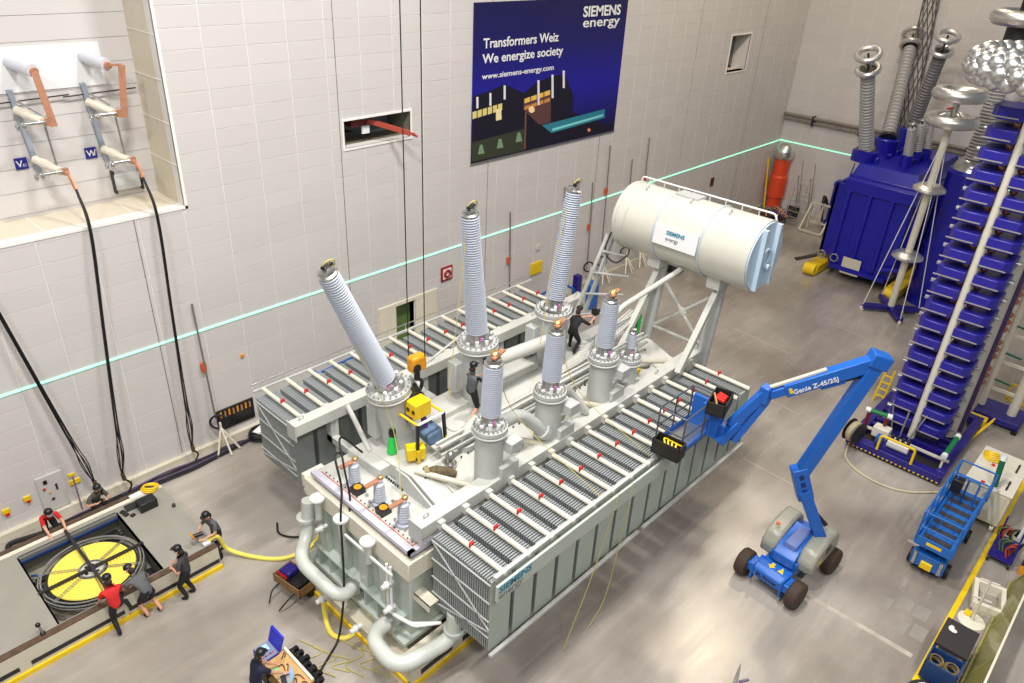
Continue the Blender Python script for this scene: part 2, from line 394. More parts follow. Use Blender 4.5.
# --- tank
t = MB(); t.bb((7.75, -11.2, .78), (19.3, -7.3, 3.0))
tank = t.build('tank', M_tank, TR, bevel=.04)
t = MB(); t.bb((7.55, -11.42, 2.92), (19.5, -7.25, 3.46)); t.build('tank_rim', M_cream, TR, bevel=.02)
t = MB().bb((7.45, -11.3, .72), (19.4, -7.2, .84)).bb((7.5, -11.05, 1.35), (7.76, -7.5, 1.42)); t.build('base_flange', M_tank, tank)
for y in (-7.9, -8.75, -9.6, -10.4): MB().bb((7.58, y - .16, 1.42), (7.76, y + .16, 2.92)).build('wall_stiffener', M_tank, tank, bevel=.03)
for y in (-7.7, -8.2, -8.7, -9.2, -9.7, -10.2, -10.7): MB().bb((7.5, y - .02, .84), (7.76, y + .02, 1.36)).build('base_rib', M_tank, tank)
for k in range(9): MB().bb((8.7 + k * 1.2, -11.38, .9), (8.95 + k * 1.2, -11.19, 2.92)).build('wall_stiffener', M_tank, tank, bevel=.03)
# --- end cover with three small bushings
MB().bb((7.72, -11.3, 3.46), (8.98, -7.5, 3.6)).build('gasket_frame', mat('gasket_dark', srgb(60, 72, 74), .6), TR)
ec = MB().bb((7.68, -11.35, 3.6), (9.02, -7.45, 3.68)).build('end_cover', M_pale, TR, bevel=.01)
MB().bb((7.66, -11.37, 3.585), (7.82, -7.43, 3.7)).bb((7.66, -11.37, 3.585), (9.02, -11.25, 3.7)).build('cover_edge', mat('lilac_edge', srgb(200, 198, 212), .5), ec)
MB().bb((7.86, -11.2, 3.68), (7.885, -7.6, 3.688)).bb((7.86, -11.2, 3.68), (8.98, -11.175, 3.688)).build('red_line', M_red_line, ec)
def sheds(p, ax, L, r0, r1, n, ratio=.8):
    pr = []
    for i in range(n):
        a = i / n; r = r0 + (r1 - r0) * a; h = L / n
        pr += [(L * a, r * ratio), (L * a + h * .28, r), (L * a + h * .5, r), (L * a + h * .95, r * ratio)]
    return pr
for (bx_, by_) in ((355, 484), (380, 503), (404, 523.5)):
    p = pz(bx_, by_, 3.7); b = MB().lathe(p, (0, 0, 1), [(0, .2), (.06, .2), (.06, .13), (.12, .13)] + [(.12 + h, r) for h, r in sheds(p, 0, .5, .15, .13, 7)] + [(.64, .08), (.72, .08)], 14)
    bu = b.build('low_voltage_bushing', M_porc, TR)
    MB().bb(p + V((-.4, -.06, .7)), p + V((.08, .06, .74))).build('copper_terminal', M_copper, bu)
    MB().sphere(p + V((.05, 0, .77)), .08, 10, 6, (1, 1, .6)).build('terminal_cap', mat('brass', srgb(214, 180, 120), .3, metal=.8), bu)
for (x, y) in ((358, 492), (383.5, 512.5)):
    p = pz(x, y, 3.68); MB().bb(p + V((-.14, -.14, 0)), p + V((.14, .14, .16))).mat(1).cyl(p + V((0, 0, .16)), p + V((0, 0, .17)), .1, n=12).build('manhole_box', [M_glossblack, M_orange], ec)
for k in range(14):
    p = V((8.9, -8.4 - k * .09, 3.68)); MB().box(p + V((0, 0, .03)), (.05, .035, .06)).build('terminal_stud', M_dark, ec)
for k in range(16):
    p = V((random.uniform(8.0, 8.8), random.uniform(-11.0, -7.8), 3.68)); MB().cyl(p, p + V((0, 0, .05)), .04, n=8).build('bolt_cap', M_steel, ec)
for k in range(22):
    MB().cyl((7.93, -11.1 + k * .16, 3.68), (7.93, -11.1 + k * .16, 3.71), .018, n=6).build('bolt', M_dark, ec)
# --- main cover
prof = [(-7.35, 3.46), (-7.35, 3.72), (-7.65, 3.95), (-9.75, 4.15), (-11.25, 3.6), (-11.25, 3.46)]
cov = MB().prism([(9.05, y, z) for y, z in prof], (10.3, 0, 0)).build('main_cover', mat('cover_paint', srgb(196, 196, 189), .3, var=.05, scale=1.0), TR, bevel=.02)
MB().prism([(8.72, -7.55, 3.5), (8.72, -7.55, 3.92), (8.72, -8.9, 4.02), (8.72, -8.9, 3.5)], (1.2, 0, 0)).build('cover_hump', M_pale, cov, bevel=.03)
MB().prism([(8.9, -9.3, 3.5), (8.9, -9.3, 4.2), (8.9, -9.75, 4.2), (8.9, -11.1, 3.66), (8.9, -11.1, 3.5)], (.05, 0, 0)).build('gusset_plate', M_grey, cov)
MB().prism([(10.4, -7.5, 3.85), (10.4, -8.4, 4.0), (10.4, -8.4, 4.22), (10.4, -7.5, 4.15)], (2.6, 0, 0)).build('cover_box', M_pale, cov, bevel=.03)
MB().prism([(13.3, -7.5, 3.85), (13.3, -8.3, 4.0), (13.3, -8.3, 4.2), (13.3, -7.5, 4.12)], (2.0, 0, 0)).build('cover_box', M_pale, cov, bevel=.03)
for k in range(6):
    x = 9.6 + k * 1.75; MB().prism([(x, -9.85, 4.1), (x, -9.85, 4.18), (x, -11.2, 3.68), (x, -11.2, 3.6)], (.05, 0, 0)).build('cover_rib', M_pale, cov)
for k in range(40):
    x = 9.3 + k * .24; MB().cyl((x, -9.95, 4.06), (x, -9.98, 4.12), .022, n=6).build('bolt', M_dark, cov)
# --- beams carrying the radiators
def beam(y0, y1, x0, x1, z0, z1, endplate=True):
    o = MB().bb((x0, y0, z0), (x1, y1, z1)).build('support_beam', M_pale, TR, bevel=.015)
    MB().bb((x0 - .03, y0 - .03, z0 - .12), (x0, y1 + .03, z1 + .03)).build('end_plate', M_grey, o)
    MB().bb((x1, y0 - .03, z0 - .12), (x1 + .03, y1 + .03, z1 + .03)).build('end_plate', M_grey, o)
    for k in range(6):
        x = x0 + .3 + k * (x1 - x0 - .6) / 5; MB().torus((x, (y0 + y1) / 2, z1 + .06), (0, 1, 0), .07, .018, 12, 6).build('lifting_eye', M_grey, o)
    return o
nb = beam(-11.42, -11.02, 7.95, 20.0, 3.95, 4.3); fb = beam(-6.3, -5.95, 8.0, 20.05, 3.95, 4.3)
RX0, RP, RN = 8.48, .755, 15
def radiator(yc, half, zb, first_handle_dy):
    """one stack of panel elements hung on a header pipe that runs across the bank"""
    f = MB(); n = 26
    for i in range(n):
        y = yc - half + .05 + i * (2 * half - .1) / (n - 1)
        f.box((RX0, y, (zb + 4.0) / 2), (.62, .042, 4.0 - zb))
    f.bb((RX0 - .04, yc - half, zb + .04), (RX0 + .04, yc + half, zb + .14)).bb((RX0 - .03, yc - half, 3.86), (RX0 + .03, yc + half, 3.96))
    r = f.build('radiator', M_rad, TR, smooth=0)
    MB().cyl((RX0, yc - half - .12, 4.12), (RX0, yc + half + .1, 4.12), .062, n=10).build('header_pipe', M_cream, r)
    s = 1 if yc > -9 else -1
    if s < 0: MB().box((RX0, yc - half + .0, (zb + 4.0) / 2), (.62, .03, 4.0 - zb)).build('front_panel', mat('panel_paint', srgb(168, 180, 170), .4, var=.03), r)
    MB().box((RX0, yc - s * (half + .06), 4.13), (.16, .16, .2)).build('valve', M_pale, r)
    MB().box((RX0, yc - s * first_handle_dy, 4.2), (.11, .05, .14)).build('valve_handle', M_red, r)
    return r
Y_N, Y_F, HALF = -12.45, -4.9, .93
rn = radiator(Y_N, HALF, 1.88, 0.0); rf = radiator(Y_F, HALF, 2.0, 0.0)
for i in range(1, RN):
    copy_tree(rn, (i * RP, 0, 0), None, TR); copy_tree(rf, (i * RP, 0, 0), None, TR)
# end bracing bars on the bank ends
for yc, zb in ((Y_N, 1.88), (Y_F, 2.0)):
    y0, y1 = yc - HALF, yc + HALF; x = RX0 - .33
    for p, q in (((y0, 3.9), (y1, 3.9)), ((y0, 3.35), (y1, 3.35)), ((y0, 2.8), (y1, 2.8)), ((y0, 2.3), (y1, 2.3)), ((y1, 3.9), (y0, 2.55)), ((y0, 2.5), (y1, zb + .1))):
        MB().bar((x, p[0], p[1]), (x, q[0], q[1]), .03, .03).build('brace', M_grey, TR)
# outer rails of the near bank
plate = MB().bb((8.12, -13.62, 3.62), (15.2, -13.56, 4.06)).build('fascia_plate', M_tank, TR)
text('lettering', 'SIEMENS', .27, axes((8.16, -13.625, 3.86), (1, 0, 0), (0, 0, 1)), M_text_teal, plate, bold=.006)
text('lettering', 'energy', .27, axes((8.16, -13.625, 3.67), (1, 0, 0), (0, 0, 1)), M_text_grey, plate, bold=.002)
MB().bar((8.2, -13.44, 4.12), (14.2, -13.44, 4.12), .1, .1, up=(0, 0, 1)).build('top_rail', M_grey, TR)
MB().bar((8.2, -3.82, 4.1), (19.9, -3.82, 4.1), .07, .07, up=(0, 0, 1)).build('top_rail', M_grey, TR)
MB().cyl((8.2, -3.75, 4.3), (19.6, -3.75, 4.3), .018).build('hand_rail', M_steel, TR)
for k in range(RN): MB().cyl((RX0 + k * RP, -3.76, 4.1), (RX0 + k * RP, -3.76, 4.3), .012, n=6).build('rail_post', M_grey, TR)
for a, b_ in ((8.1, 13.75), (13.95, 19.5)):
    MB().bar((a, -13.5, 1.86), (b_, -13.5, 1.86), .09, .07, up=(0, 0, 1)).build('bottom_rail', M_grey, TR)
for y in (-11.6, -6.1): MB().bar((8.2, y, 1.9), (19.6, y, 1.9), .16, .12, up=(0, 0, 1)).build('bottom_header', M_tank, TR)
# stubs carrying the beams from the tank
for x in (9.2, 12.5, 15.8, 19.0):
    MB().bb((x - .1, -11.3, 3.5), (x + .1, -11.0, 3.95)).build('beam_bracket', M_grey, TR)
    MB().bb((x - .1, -7.4, 3.2), (x + .1, -5.98, 3.4)).bb((x - .1, -6.25, 3.2), (x + .1, -6.0, 3.95)).build('beam_bracket', M_grey, TR)
MB().bb((7.85, -11.75, 2.15), (8.15, -11.2, 2.19)).bb((7.85, -11.75, 2.0), (7.88, -11.2, 2.19)).build('lower_bracket', M_cream, TR)
MB().bb((7.7, -7.3, 2.9), (8.3, -6.9, 3.3)).build('upper_bracket', M_cream, TR)
# white struts between far beam and cover
for a, c in (((9.67, -6.25, 4.2), (9.05, -8.1, 3.95)), ((12.0, -6.3, 4.2), (11.5, -7.9, 4.0)), ((14.9, -6.3, 4.2), (14.4, -7.9, 4.0)), ((9.3, -6.2, 3.95), (9.3, -6.2, 2.1))):
    MB().cyl(a, c, .07, n=12).build('strut', M_pale, TR)
for a, c in (((9.2, -9.7, 4.2), (10.1, -11.1, 4.0)), ((11.6, -10.9, 4.6), (12.3, -11.1, 4.2)), ((14.0, -10.8, 4.6), (14.9, -11.1, 4.2)), ((16.9, -10.7, 4.7), (18.4, -11.0, 4.25))):
    MB().cyl(a, c, .075, n=12).build('cross_pipe', M_beige, TR)
# --- bushings
def turret(base, ax, h, r, R, name='bushing_turret'):
    ax = V(ax).normalized(); base = V(base)
    o = MB().lathe(base, ax, [(0, r), (h - .1, r), (h - .1, R), (h, R)], 28).build(name, M_grey, TR)
    u, w_, d = _frame(ax); m = MB()
    for k in range(22):
        a = 2 * math.pi * k / 22; p = base + ax * h + (u * math.cos(a) + w_ * math.sin(a)) * (R - .05); m.cyl(p, p + ax * .05, .025, n=6)
    m.build('bolt_ring', M_steel, o)['kind'] = 'stuff'
    MB().torus(base + ax * (h - .16), ax, R - .02, .035, 28, 6).build('flange_ring', M_pale, o); return o
def bushing(p, ax, n_, L, r0, r1, R):
    ax = V(ax).normalized(); p = V(p)
    o = MB().lathe(p + ax * .32, ax, sheds(0, 0, L, r0, r1, n_, .8), 20).build('bushing', M_porc, TR)
    MB().lathe(p, ax, [(0, R * .78), (.05, R * .78), (.07, r0 * .95), (.32, r0 * .85)], 20).build('bushing_flange', M_steel, o)
    u, w_, d = _frame(ax); m = MB()
    for k in range(8):
        a = 2 * math.pi * k / 8; q = p + (u * math.cos(a) + w_ * math.sin(a)) * R * .66; m.cyl(q, q + ax * (.09 + .05 * (k % 3)), .05, n=8)
    m.build('flange_fitting', M_white, o)['kind'] = 'stuff'
    MB().box(p + ax * .2 - V((0, r0 * .9, 0)) - V((r0 * .35, 0, 0)), (.07, .03, .09)).build('marker_tag', mat('pink_tag', srgb(214, 120, 190), .5), o)
    T = p + ax * (.32 + L)
    MB().lathe(T, ax, [(0, r1 * .95), (.05, r1 * 1.0), (.08, r1 * .8), (.16, r1 * .75), (.18, r1 * .3), (.24, r1 * .3)], 18).build('head_cap', M_steel, o)
    return o, T + ax * .18
for (bx_, by_, h) in ((10.43, -11.0, 1.3), (12.65, -10.95, 1.3), (15.09, -10.8, 1.3)):
    tr_ = turret((bx_, by_, 3.65), (0, 0, 1), h + .72, .35, .43)
    MB().bb((bx_ + .0, by_ - .46, 4.1), (bx_ + .6, by_ - .2, 4.6)).build('cable_box', M_grey, tr_, bevel=.02)
    MB().bb((bx_ + .12, by_ - .62, 5.05), (bx_ + .52, by_ - .28, 5.35)).build('junction_box', M_grey, tr_, bevel=.02)
    o, T = bushing((bx_, by_, 5.67), (.03, 0, 1), 24, 1.32, .25, .23, .42)
    MB().box(T + V((.1, -.03, .06)), (.5, .12, .05), .3).build('copper_terminal', M_copper, o)
    MB().sphere(T + V((.02, 0, .1)), .12, 10, 6, (1, 1, .6)).build('terminal_cap', MATS['brass'], o)
sx, sy = 16.43, -10.8; tr_ = turret((sx, sy, 3.7), (0, 0, 1), 1.4, .28, .36)
o, T = bushing((sx, sy, 5.1), (0, 0, 1), 10, .45, .15, .13, .34)
for i, (b0, b1, Ls, ax) in enumerate((((9.95, -8.3, 3.7), (9.55, -8.3, 5.85), 3.42, (-1.47, 0, 3.46)), ((12.72, -8.3, 3.9), (12.63, -8.3, 6.0), 3.38, (-.39, 0, 3.65)), ((15.9, -8.3, 3.9), (15.82, -8.3, 5.95), 3.22, (.48, 0, 3.43)))):
    b0, b1 = V(b0), V(b1)
    tr_ = turret(b0, b1 - b0, (b1 - b0).length, .46, .57)
    MB().bb(b0 + V((-.75, .15, .6)), b0 + V((-.45, .5, 1.5))).build('side_box', M_grey, tr_, bevel=.02)
    o, T = bushing(b1, ax, 50, Ls, .30, .24, .55)
    MB().box(T + V((.06, 0, .05)), (.34, .1, .06), .4).build('top_terminal', M_glossblack, o)
    MB().torus(T + V((.1, 0, .05)), (0, 1, .4), .16, .015, 14, 6).build('wire_loop', mat('thin_yellow_wire', srgb(190, 176, 90), .6), o)
# thick oil pipes between turrets
MB().tube(arc([(13.1, -8.5, 5.25), (15.7, -8.6, 5.1)], .1), .2, 16).build('oil_pipe', M_pale, TR)
for (x, y) in ((10.43, -11.0),):
    e = arc([(x + .35, y + .1, 5.45), (x + 1.15, y + .1, 5.42), (x + 1.95, y - .1, 4.55)], .5, 6); MB().tube(e, .17, 16).build('oil_pipe', M_grey, TR)
    MB().cyl(V(e[-1]) + V((-.1, .02, .12)), e[-1], .23, n=18).build('pipe_flange', M_grey, TR)
MB().tube(arc([(12.95, -10.8, 5.4), (13.5, -10.8, 5.3), (14.1, -11.1, 4.4)], .4), .12, 12).build('oil_pipe', M_pale, TR)
MB().tube(arc([(15.4, -10.6, 5.3), (16.0, -10.7, 5.2), (16.0, -11.0, 4.5)], .3), .1, 12).build('oil_pipe', M_pale, TR)
# elbow pipe on the cover
MB().tube(arc([(10.85, -9.7, 4.1), (10.85, -9.7, 4.5), (11.3, -9.75, 4.8)], .3), .17, 14).build('elbow_pipe', M_pale, TR)
MB().cyl((10.85, -9.7, 4.1), (10.85, -9.7, 4.26), .28, n=20).build('elbow_flange', M_grey, TR)
MB().lathe((10.1, -10.0, 4.05), (0, 0, 1), [(0, .16), (.1, .16), (.1, .1), (.3, .1), (.3, .14), (.38, .12), (.45, .04)], 12).build('relief_valve', M_steel, TR)
# cable duct and hand rails along the cover
for dy, z in ((0, 4.62), (.16, 4.64), (-.02, 4.4)):
    MB().bar((9.9, -9.85 + dy, z), (18.7, -9.95 + dy, z), .07, .07, up=(0, 0, 1)).build('cable_duct', M_pale, TR)
MB().bar((9.9, -9.6, 4.45), (18.7, -9.7, 4.45), .24, .05, up=(0, 0, 1)).build('duct_tray', M_grey, TR)
for k in range(9): MB().bb((9.95 + k * 1.05, -9.72, 4.1), (10.0 + k * 1.05, -9.67, 4.45)).build('duct_leg', M_grey, TR)
for k in range(26):
    x = 16.6 + k * .1; MB().cyl((x, -9.3, 4.35), (x, -9.3, 5.1), .018, n=6).build('rail_bar', M_grey, TR)
for k in range(5):
    x = 17.0 + k * .12; MB().tube(arc([(12.0 + k, -9.3 + k * .08, 4.25), (16.5, -9.35 + k * .05, 4.45 + .05 * k), (19.0, -9.4 + k * .1, 5.1)], .5, 3), .035, 6).build('conduit', M_pale, TR)
MB().cyl((16.5, -9.3, 5.1), (19.3, -9.3, 5.12), .03).build('rail_bar', M_grey, TR)
MB().cyl((11.2, -7.4, 5.2), (14.0, -6.8, 5.45), .035).build('thin_rod', M_pale, TR)
for (x, y) in ((11.9, -9.4), (13.2, -10.4), (16.9, -10.3), (17.5, -10.5), (14.2, -9.2)):
    MB().lathe((x, y, 4.0), (0, 0, 1), [(0, .09), (.12, .09), (.14, .05), (.2, .05)], 10).build('cover_valve', M_yellow if x > 16 else M_steel, TR)
for k, (x, y) in enumerate(((12.0, -10.3), (13.9, -10.2), (15.9, -9.9), (17.4, -8.3), (18.1, -10.2), (18.6, -8.8), (11.3, -8.9))):
    MB().lathe((x, y, 3.98), (0, 0, 1), [(0, .32), (.1, .32), (.1, .26), (.16, .26)], 20).build('manhole_cover', M_pale, TR)
# --- valve caps and big return pipes at the tank end
for i, y in enumerate((-8.05, -9.05, -10.1)):
    c = V((7.42, y, 3.2)); o = MB().lathe(c - V((0, 0, .5)), (0, 0, 1), [(0, .09), (.62, .09)], 14).build('valve_post', M_pipe, TR)
    MB().lathe(c + V((0, 0, .12)), (0, 0, 1), [(0, .185), (.06, .185)], 20).build('valve_cap', M_white, o)
    MB().bar(c + V((.1, 0, .0)), c + V((.6, .1, .1)), .1, .06).build('valve_arm', M_white, o)
def flange(p, ax, r=.24): return MB().cyl(V(p) - V(ax).normalized() * .05, V(p) + V(ax).normalized() * .05, r, n=20)
far_loop = arc([(7.75, -9.2, 1.25), (6.95, -9.5, 1.3), (6.72, -8.05, 1.75), (7.3, -7.6, 1.95), (7.42, -7.6, 3.0)], .55, 7)
o = MB().tube(far_loop, .17, 18).build('return_pipe', M_pipe, TR)
flange((7.42, -9.33, 1.27), (1, .4, 0)).build('pipe_flange', M_steel, o); flange((7.33, -7.55, 2.45), (0, 0, 1)).build('pipe_flange', M_pipe, o)
near_loop = arc([(7.75, -10.75, 1.2), (6.85, -10.75, 1.2), (6.75, -11.9, 1.15), (8.25, -12.15, 1.15), (8.3, -12.15, 2.0)], .5, 7)
o = MB().tube(near_loop, .19, 18).build('return_pipe', M_pipe, TR)
flange((7.4, -10.75, 1.2), (1, 0, 0), .26).build('pipe_flange', M_steel, o); flange((8.29, -12.15, 1.42), (0, 0, 1), .26).build('pipe_flange', M_tank, o)
# thin pipework on the end wall
for dy in (0, .13): MB().tube(arc([(7.45, -10.75 - dy, 3.1), (7.45, -10.75 - dy, 1.55), (7.6, -11.4 - dy, 1.55), (8.0, -12.0, 1.75)], .1, 3), .035, 8).build('thin_pipe', M_white, TR)
MB().bar((7.4, -9.2, 2.95), (7.4, -11.0, 2.95), .05, .06).build('thin_pipe', M_white, TR)
for p in ((7.4, -10.8, 2.5), (7.4, -10.85, 1.75), (6.95, -10.05, .75), (6.85, -8.75, .8), (7.45, -8.05, 2.35)):
    o = MB().sphere(p, .1, 10, 6).cyl(V(p) - V((.16, 0, 0)), V(p) + V((.16, 0, 0)), .06, n=8).build('drain_valve', M_white, TR)
    MB().bar(V(p), V(p) + V((0, -.24, .12)), .03).build('valve_lever', M_steel, o)
# --- conservator on its frame
CX, CZ, CR = 19.95, 7.9, 1.08; CY0, CY1 = -7.95, -12.65
sh = MB().lathe((CX, CY0 + .02, CZ), (0, -1, 0), [(-.42, .05), (-.36, .45), (-.22, .8), (0, CR), (CY0 - CY1, CR), (CY0 - CY1, CR - .06)], 48).build('conservator', mat('conservator_paint', srgb(206, 204, 192), .25, var=.02, coat=.3), TR, smooth=40)
M_end = M_lblue
MB().cyl((CX, CY1 + .04, CZ), (CX, CY1 - .02, CZ), CR - .05, n=48).build('end_plate', M_end, sh)
for dx in (-.42, .42): MB().bb((CX + dx - .06, CY1 - .16, CZ - .93), (CX + dx + .06, CY1 - .02, CZ + .93)).build('end_rib', M_end, sh)
MB().torus((CX, CY1 - .06, CZ), (0, 1, 0), .24, .04, 20, 8).build('gauge_ring', M_end, sh)
MB().cyl((CX + .05, CY1 - .02, CZ - .3), (CX + .05, CY1 - .2, CZ - .3), .09).build('gauge', M_end, sh)
for y in (-9.5, -11.1): MB().torus((CX, y, CZ), (0, 1, 0), CR + .01, .035, 48, 6).build('strap', mat('strap_blue_grey', srgb(186, 196, 204), .4), sh)
for y in (-8.05, -8.4): MB().torus((CX, y, CZ), (0, 1, 0), CR + .005, .025, 40, 6).build('strap', M_pale, sh)
sg = MB()
c0 = V((CX, -10.3, CZ)); nn = V((-.98, 0, .1)).normalized(); uu = V((.1, 0, .98)).normalized()
ctr = c0 + nn * (CR + .03)
sg.bar(ctr + V((0, .75, 0)), ctr + V((0, -.75, 0)), .04, .62, up=uu); sgn = sg.build('name_plate', M_white, sh)
Mx = axes(ctr + nn * .03 + V((0, .32, 0)) + uu * .06, (0, -1, 0), uu)
text('lettering', 'SIEMENS', .17, Mx, M_text_teal, sgn, bold=.004)
Mx = axes(ctr + nn * .03 + V((0, .32, 0)) - uu * .12, (0, -1, 0), uu)
text('lettering', 'energy', .17, Mx, MATS['logo_grey'], sgn)
MB().bb((CX - .15, -10.3, CZ + CR - .02), (CX + .35, -9.5, CZ + CR + .05)).build('top_hatch', M_grey, sh)
for k in range(9): MB().cyl((CX + .5, CY0 - .2 - k * .55, CZ + CR - .15), (CX + .5, CY0 - .2 - k * .55, CZ + CR + .06), .02, n=6).build('rail_post', M_pale, sh)
MB().tube(arc([(CX + .5, CY0 + .1, CZ + CR - .2), (CX + .5, CY0 + .1, CZ + CR + .06), (CX + .5, CY1 + .15, CZ + CR + .06), (CX + .5, CY1 + .05, CZ + CR - .2)], .1, 3), .028, 8).build('hand_rail', M_white, sh)
for y in (-8.6, -10.2, -11.5): MB().torus((CX - .3, y, CZ + CR + .02), (0, 1, 0), .08, .02, 12, 6).build('lifting_eye', M_pale, sh)
for y, xb in ((-9.35, 19.9), (-11.5, 19.9)):
    s_ = MB().bb((CX - .55, y - .22, CZ - CR - .2), (CX + .55, y + .22, CZ - CR + .22)).build('saddle', M_pale, TR)
    MB().tube([(CX, y, CZ - CR - .15), (xb - .15, y + .1, 3.4)], .2, 16).build('support_leg', M_grey, TR)
    MB().bar((CX - .25, y - .05, CZ - CR - .3), (xb - 1.9, y - .1, 4.25), .18, .18).build('diagonal_leg', M_pale, TR)
for p, q in (((19.9, -9.35, 6.3), (19.8, -11.4, 4.3)), ((19.9, -11.5, 6.3), (19.8, -9.3, 4.3)), ((19.85, -9.0, 6.75), (19.85, -11.4, 6.75)), ((19.8, -9.0, 4.4), (19.8, -11.1, 4.4))):
    MB().cyl(p, q, .055, n=10).build('cross_brace', M_pale, TR)
MB().sphere((19.85, -10.4, 5.27), .17, 12, 8, (.5, 1, 1)).build('brace_node', M_pale, TR)
MB().bb((19.3, -11.4, 3.0), (20.1, -8.6, 3.4)).build('frame_foot', M_grey, TR)
MB().tube(arc([(16.35, -10.1, 4.4), (16.35, -10.1, 6.15), (16.75, -10.1, 6.35), (19.2, -10.35, 6.85), (19.7, -10.35, 6.95)], .3, 4), .085, 12).build('feed_pipe', M_pale, TR)
MB().tube(arc([(16.0, -9.9, 4.4), (16.0, -9.9, 5.6), (16.3, -10.05, 5.8)], .2, 4), .07, 10).build('feed_pipe', M_pale, TR)
for dx in (0, .12): MB().cyl((18.3 + dx, -7.3, 3.6), (19.6 + dx, -7.6, 7.3), .05, n=10).build('riser_pipe', M_grey, TR)
MB().cyl((17.9, -7.2, 3.6), (19.35, -7.5, 7.2), .065, n=10).build('riser_pipe', M_pale, TR)
for k in range(4): t_ = .25 + k * .2; MB().cyl(V((17.9, -7.2, 3.6)).lerp(V((19.35, -7.5, 7.2)), t_), V((19.5, -8.0, 3.6)).lerp(V((19.9, -8.4, 7.0)), t_), .04, n=8).build('ladder_rung', M_grey, TR)
MB().tube(catmull([(19.4, -7.6, 7.3), (19.3, -7.5, 6.6), (19.4, -7.9, 6.3), (19.6, -8.2, 6.6)], 5), .03, 6).build('hose', M_dark, TR)
# thin yellow measuring wires strung over the machine
def wire(name, pts, r, m, parent): return MB().tube(catmull(pts, 6), r, 5).build(name, m, parent)
MY = MATS['thin_yellow_wire']
for pts in (((8.1, -8.3, 9.6), (8.6, -8.4, 7.5), (9.2, -8.9, 5.0), (8.3, -10.2, 3.8), (7.5, -10.6, 2.0), (7.4, -10.8, .3)),
            ((12.2, -8.3, 9.9), (11.6, -8.6, 7.4), (10.9, -9.0, 5.2)), ((16.3, -8.3, 9.7), (15.4, -8.5, 7.6), (14.6, -8.9, 5.4)),
            ((12.7, -10.9, 7.4), (13.2, -11.5, 5.6), (14.0, -13.3, 4.2)), ((10.5, -11.0, 7.4), (11.2, -11.2, 5.6), (11.8, -13.4, 4.2)),
            ((12.9, -13.62, 4.1), (12.6, -13.64, 2.0), (12.2, -13.7, .6), (11.6, -13.7, .05)), ((12.3, -13.62, 4.1), (11.6, -13.64, 2.0), (10.6, -13.7, .05))):
    wire('measuring_wire', pts, .010, MY, TR)
# ================================================================ machines
# ---- crane hook with its two ropes
HK = V((10.1, -8.75, 6.35))
hk = thing('crane_hook', 'orange crane hook block hanging on two black ropes over the grey transformer', 'crane hook', HK)
hk_b = MB().bb(HK + V((-.22, -.14, -.05)), HK + V((.22, .14, .38))).build('hook_block', M_orange, hk, bevel=.06)
for s in (-1, 1): MB().cyl(HK + V((.12 * s, .15 * s, .1)), HK + V((.12 * s, .17 * s, .1)), .12).build('sheave_cover', M_glossblack, hk_b)
for s in (-1, 1): MB().cyl(HK + V((.14 * s, -.14 * s, .35)), HK + V((.14 * s, -.14 * s, 9.6)), .013, n=6).build('rope', M_black, hk)
MB().cyl(HK + V((0, 0, -.05)), HK + V((0, 0, -.32)), .08).build('hook_shank', M_glossblack, hk)
MB().tube(catmull([HK + V((0, 0, -.3)), HK + V((.14, 0, -.42)), HK + V((.13, 0, -.6)), HK + V((0, 0, -.68)), HK + V((-.13, 0, -.6)), HK + V((-.15, 0, -.5))], 5), .05, 8).build('hook', M_glossblack, hk)
# ---- yellow lifting frame below it
LF = V((9.95, -9.0, 4.2))
lf = thing('lifting_frame', 'yellow lifting frame with black legs and blue cloth seat under the crane hook', 'lifting frame', LF)
MB().bb(LF + V((-.28, -.2, 1.0)), LF + V((.22, .2, 1.42))).build('yellow_box', M_yellow, lf, bevel=.02)
for k in range(2): MB().cyl(LF + V((-.29, -.1 + .2 * k, 1.2)), LF + V((-.27, -.1 + .2 * k, 1.2)), .06).build('box_hole', M_glossblack, lf)
L4 = [LF + V(p) for p in ((-.42, .38, 1.05), (.42, .38, 1.05), (.42, -.42, 1.05), (-.42, -.42, 1.05))]
for k in range(4): MB().cyl(L4[k], L4[(k + 1) % 4], .035, n=8).build('top_bar', M_yellow if k != 2 else M_white, lf)
for k in range(4): MB().bar(L4[k], L4[k] + V(((-.05 if k in (0, 3) else .05), (.05 if k < 2 else -.05), -1.02)), .07, .07).build('leg', M_glossblack if k > 1 else M_dark, lf)
MB().bar(LF + V((-.62, -.2, .2)), LF + V((-.2, -.42, .2)), .3, .36).build('yellow_battery_box', M_yellow, lf, bevel=.03)
for s in (-.47, .47): MB().bar(LF + V((s, -.48, .0)), LF + V((s, -.48, .35)), .1, .06).build('yellow_foot', M_yellow, lf)
seat = MB(); 
seat.add([LF + V(p) for p in ((-.1, -.42, .55), (.4, -.42, .6), (.44, .1, .62), (-.06, .15, .55), (-.05, -.46, .22), (.42, -.46, .2), (.42, .05, .3), (-.02, .1, .25))], [(0, 1, 2, 3), (4, 7, 6, 5), (0, 4, 5, 1), (1, 5, 6, 2), (2, 6, 7, 3), (3, 7, 4, 0)])
seat.build('cloth_seat', mat('blue_grey_cloth', srgb(88, 112, 140), .8, var=.12, scale=9), lf, bevel=.06)
MB().tube(catmull([LF + V((0, .1, .95)), LF + V((.1, -.05, .85)), LF + V((.12, -.1, .55))], 5), .06, 6).build('purple_sling', mat('purple_sling', srgb(98, 50, 130), .8), lf)
MB().tube(catmull([LF + V((-.2, .2, .95)), LF + V((-.3, .1, .9)), LF + V((-.1, .2, .85))], 5), .07, 6).build('purple_sling', MATS['purple_sling'], lf)
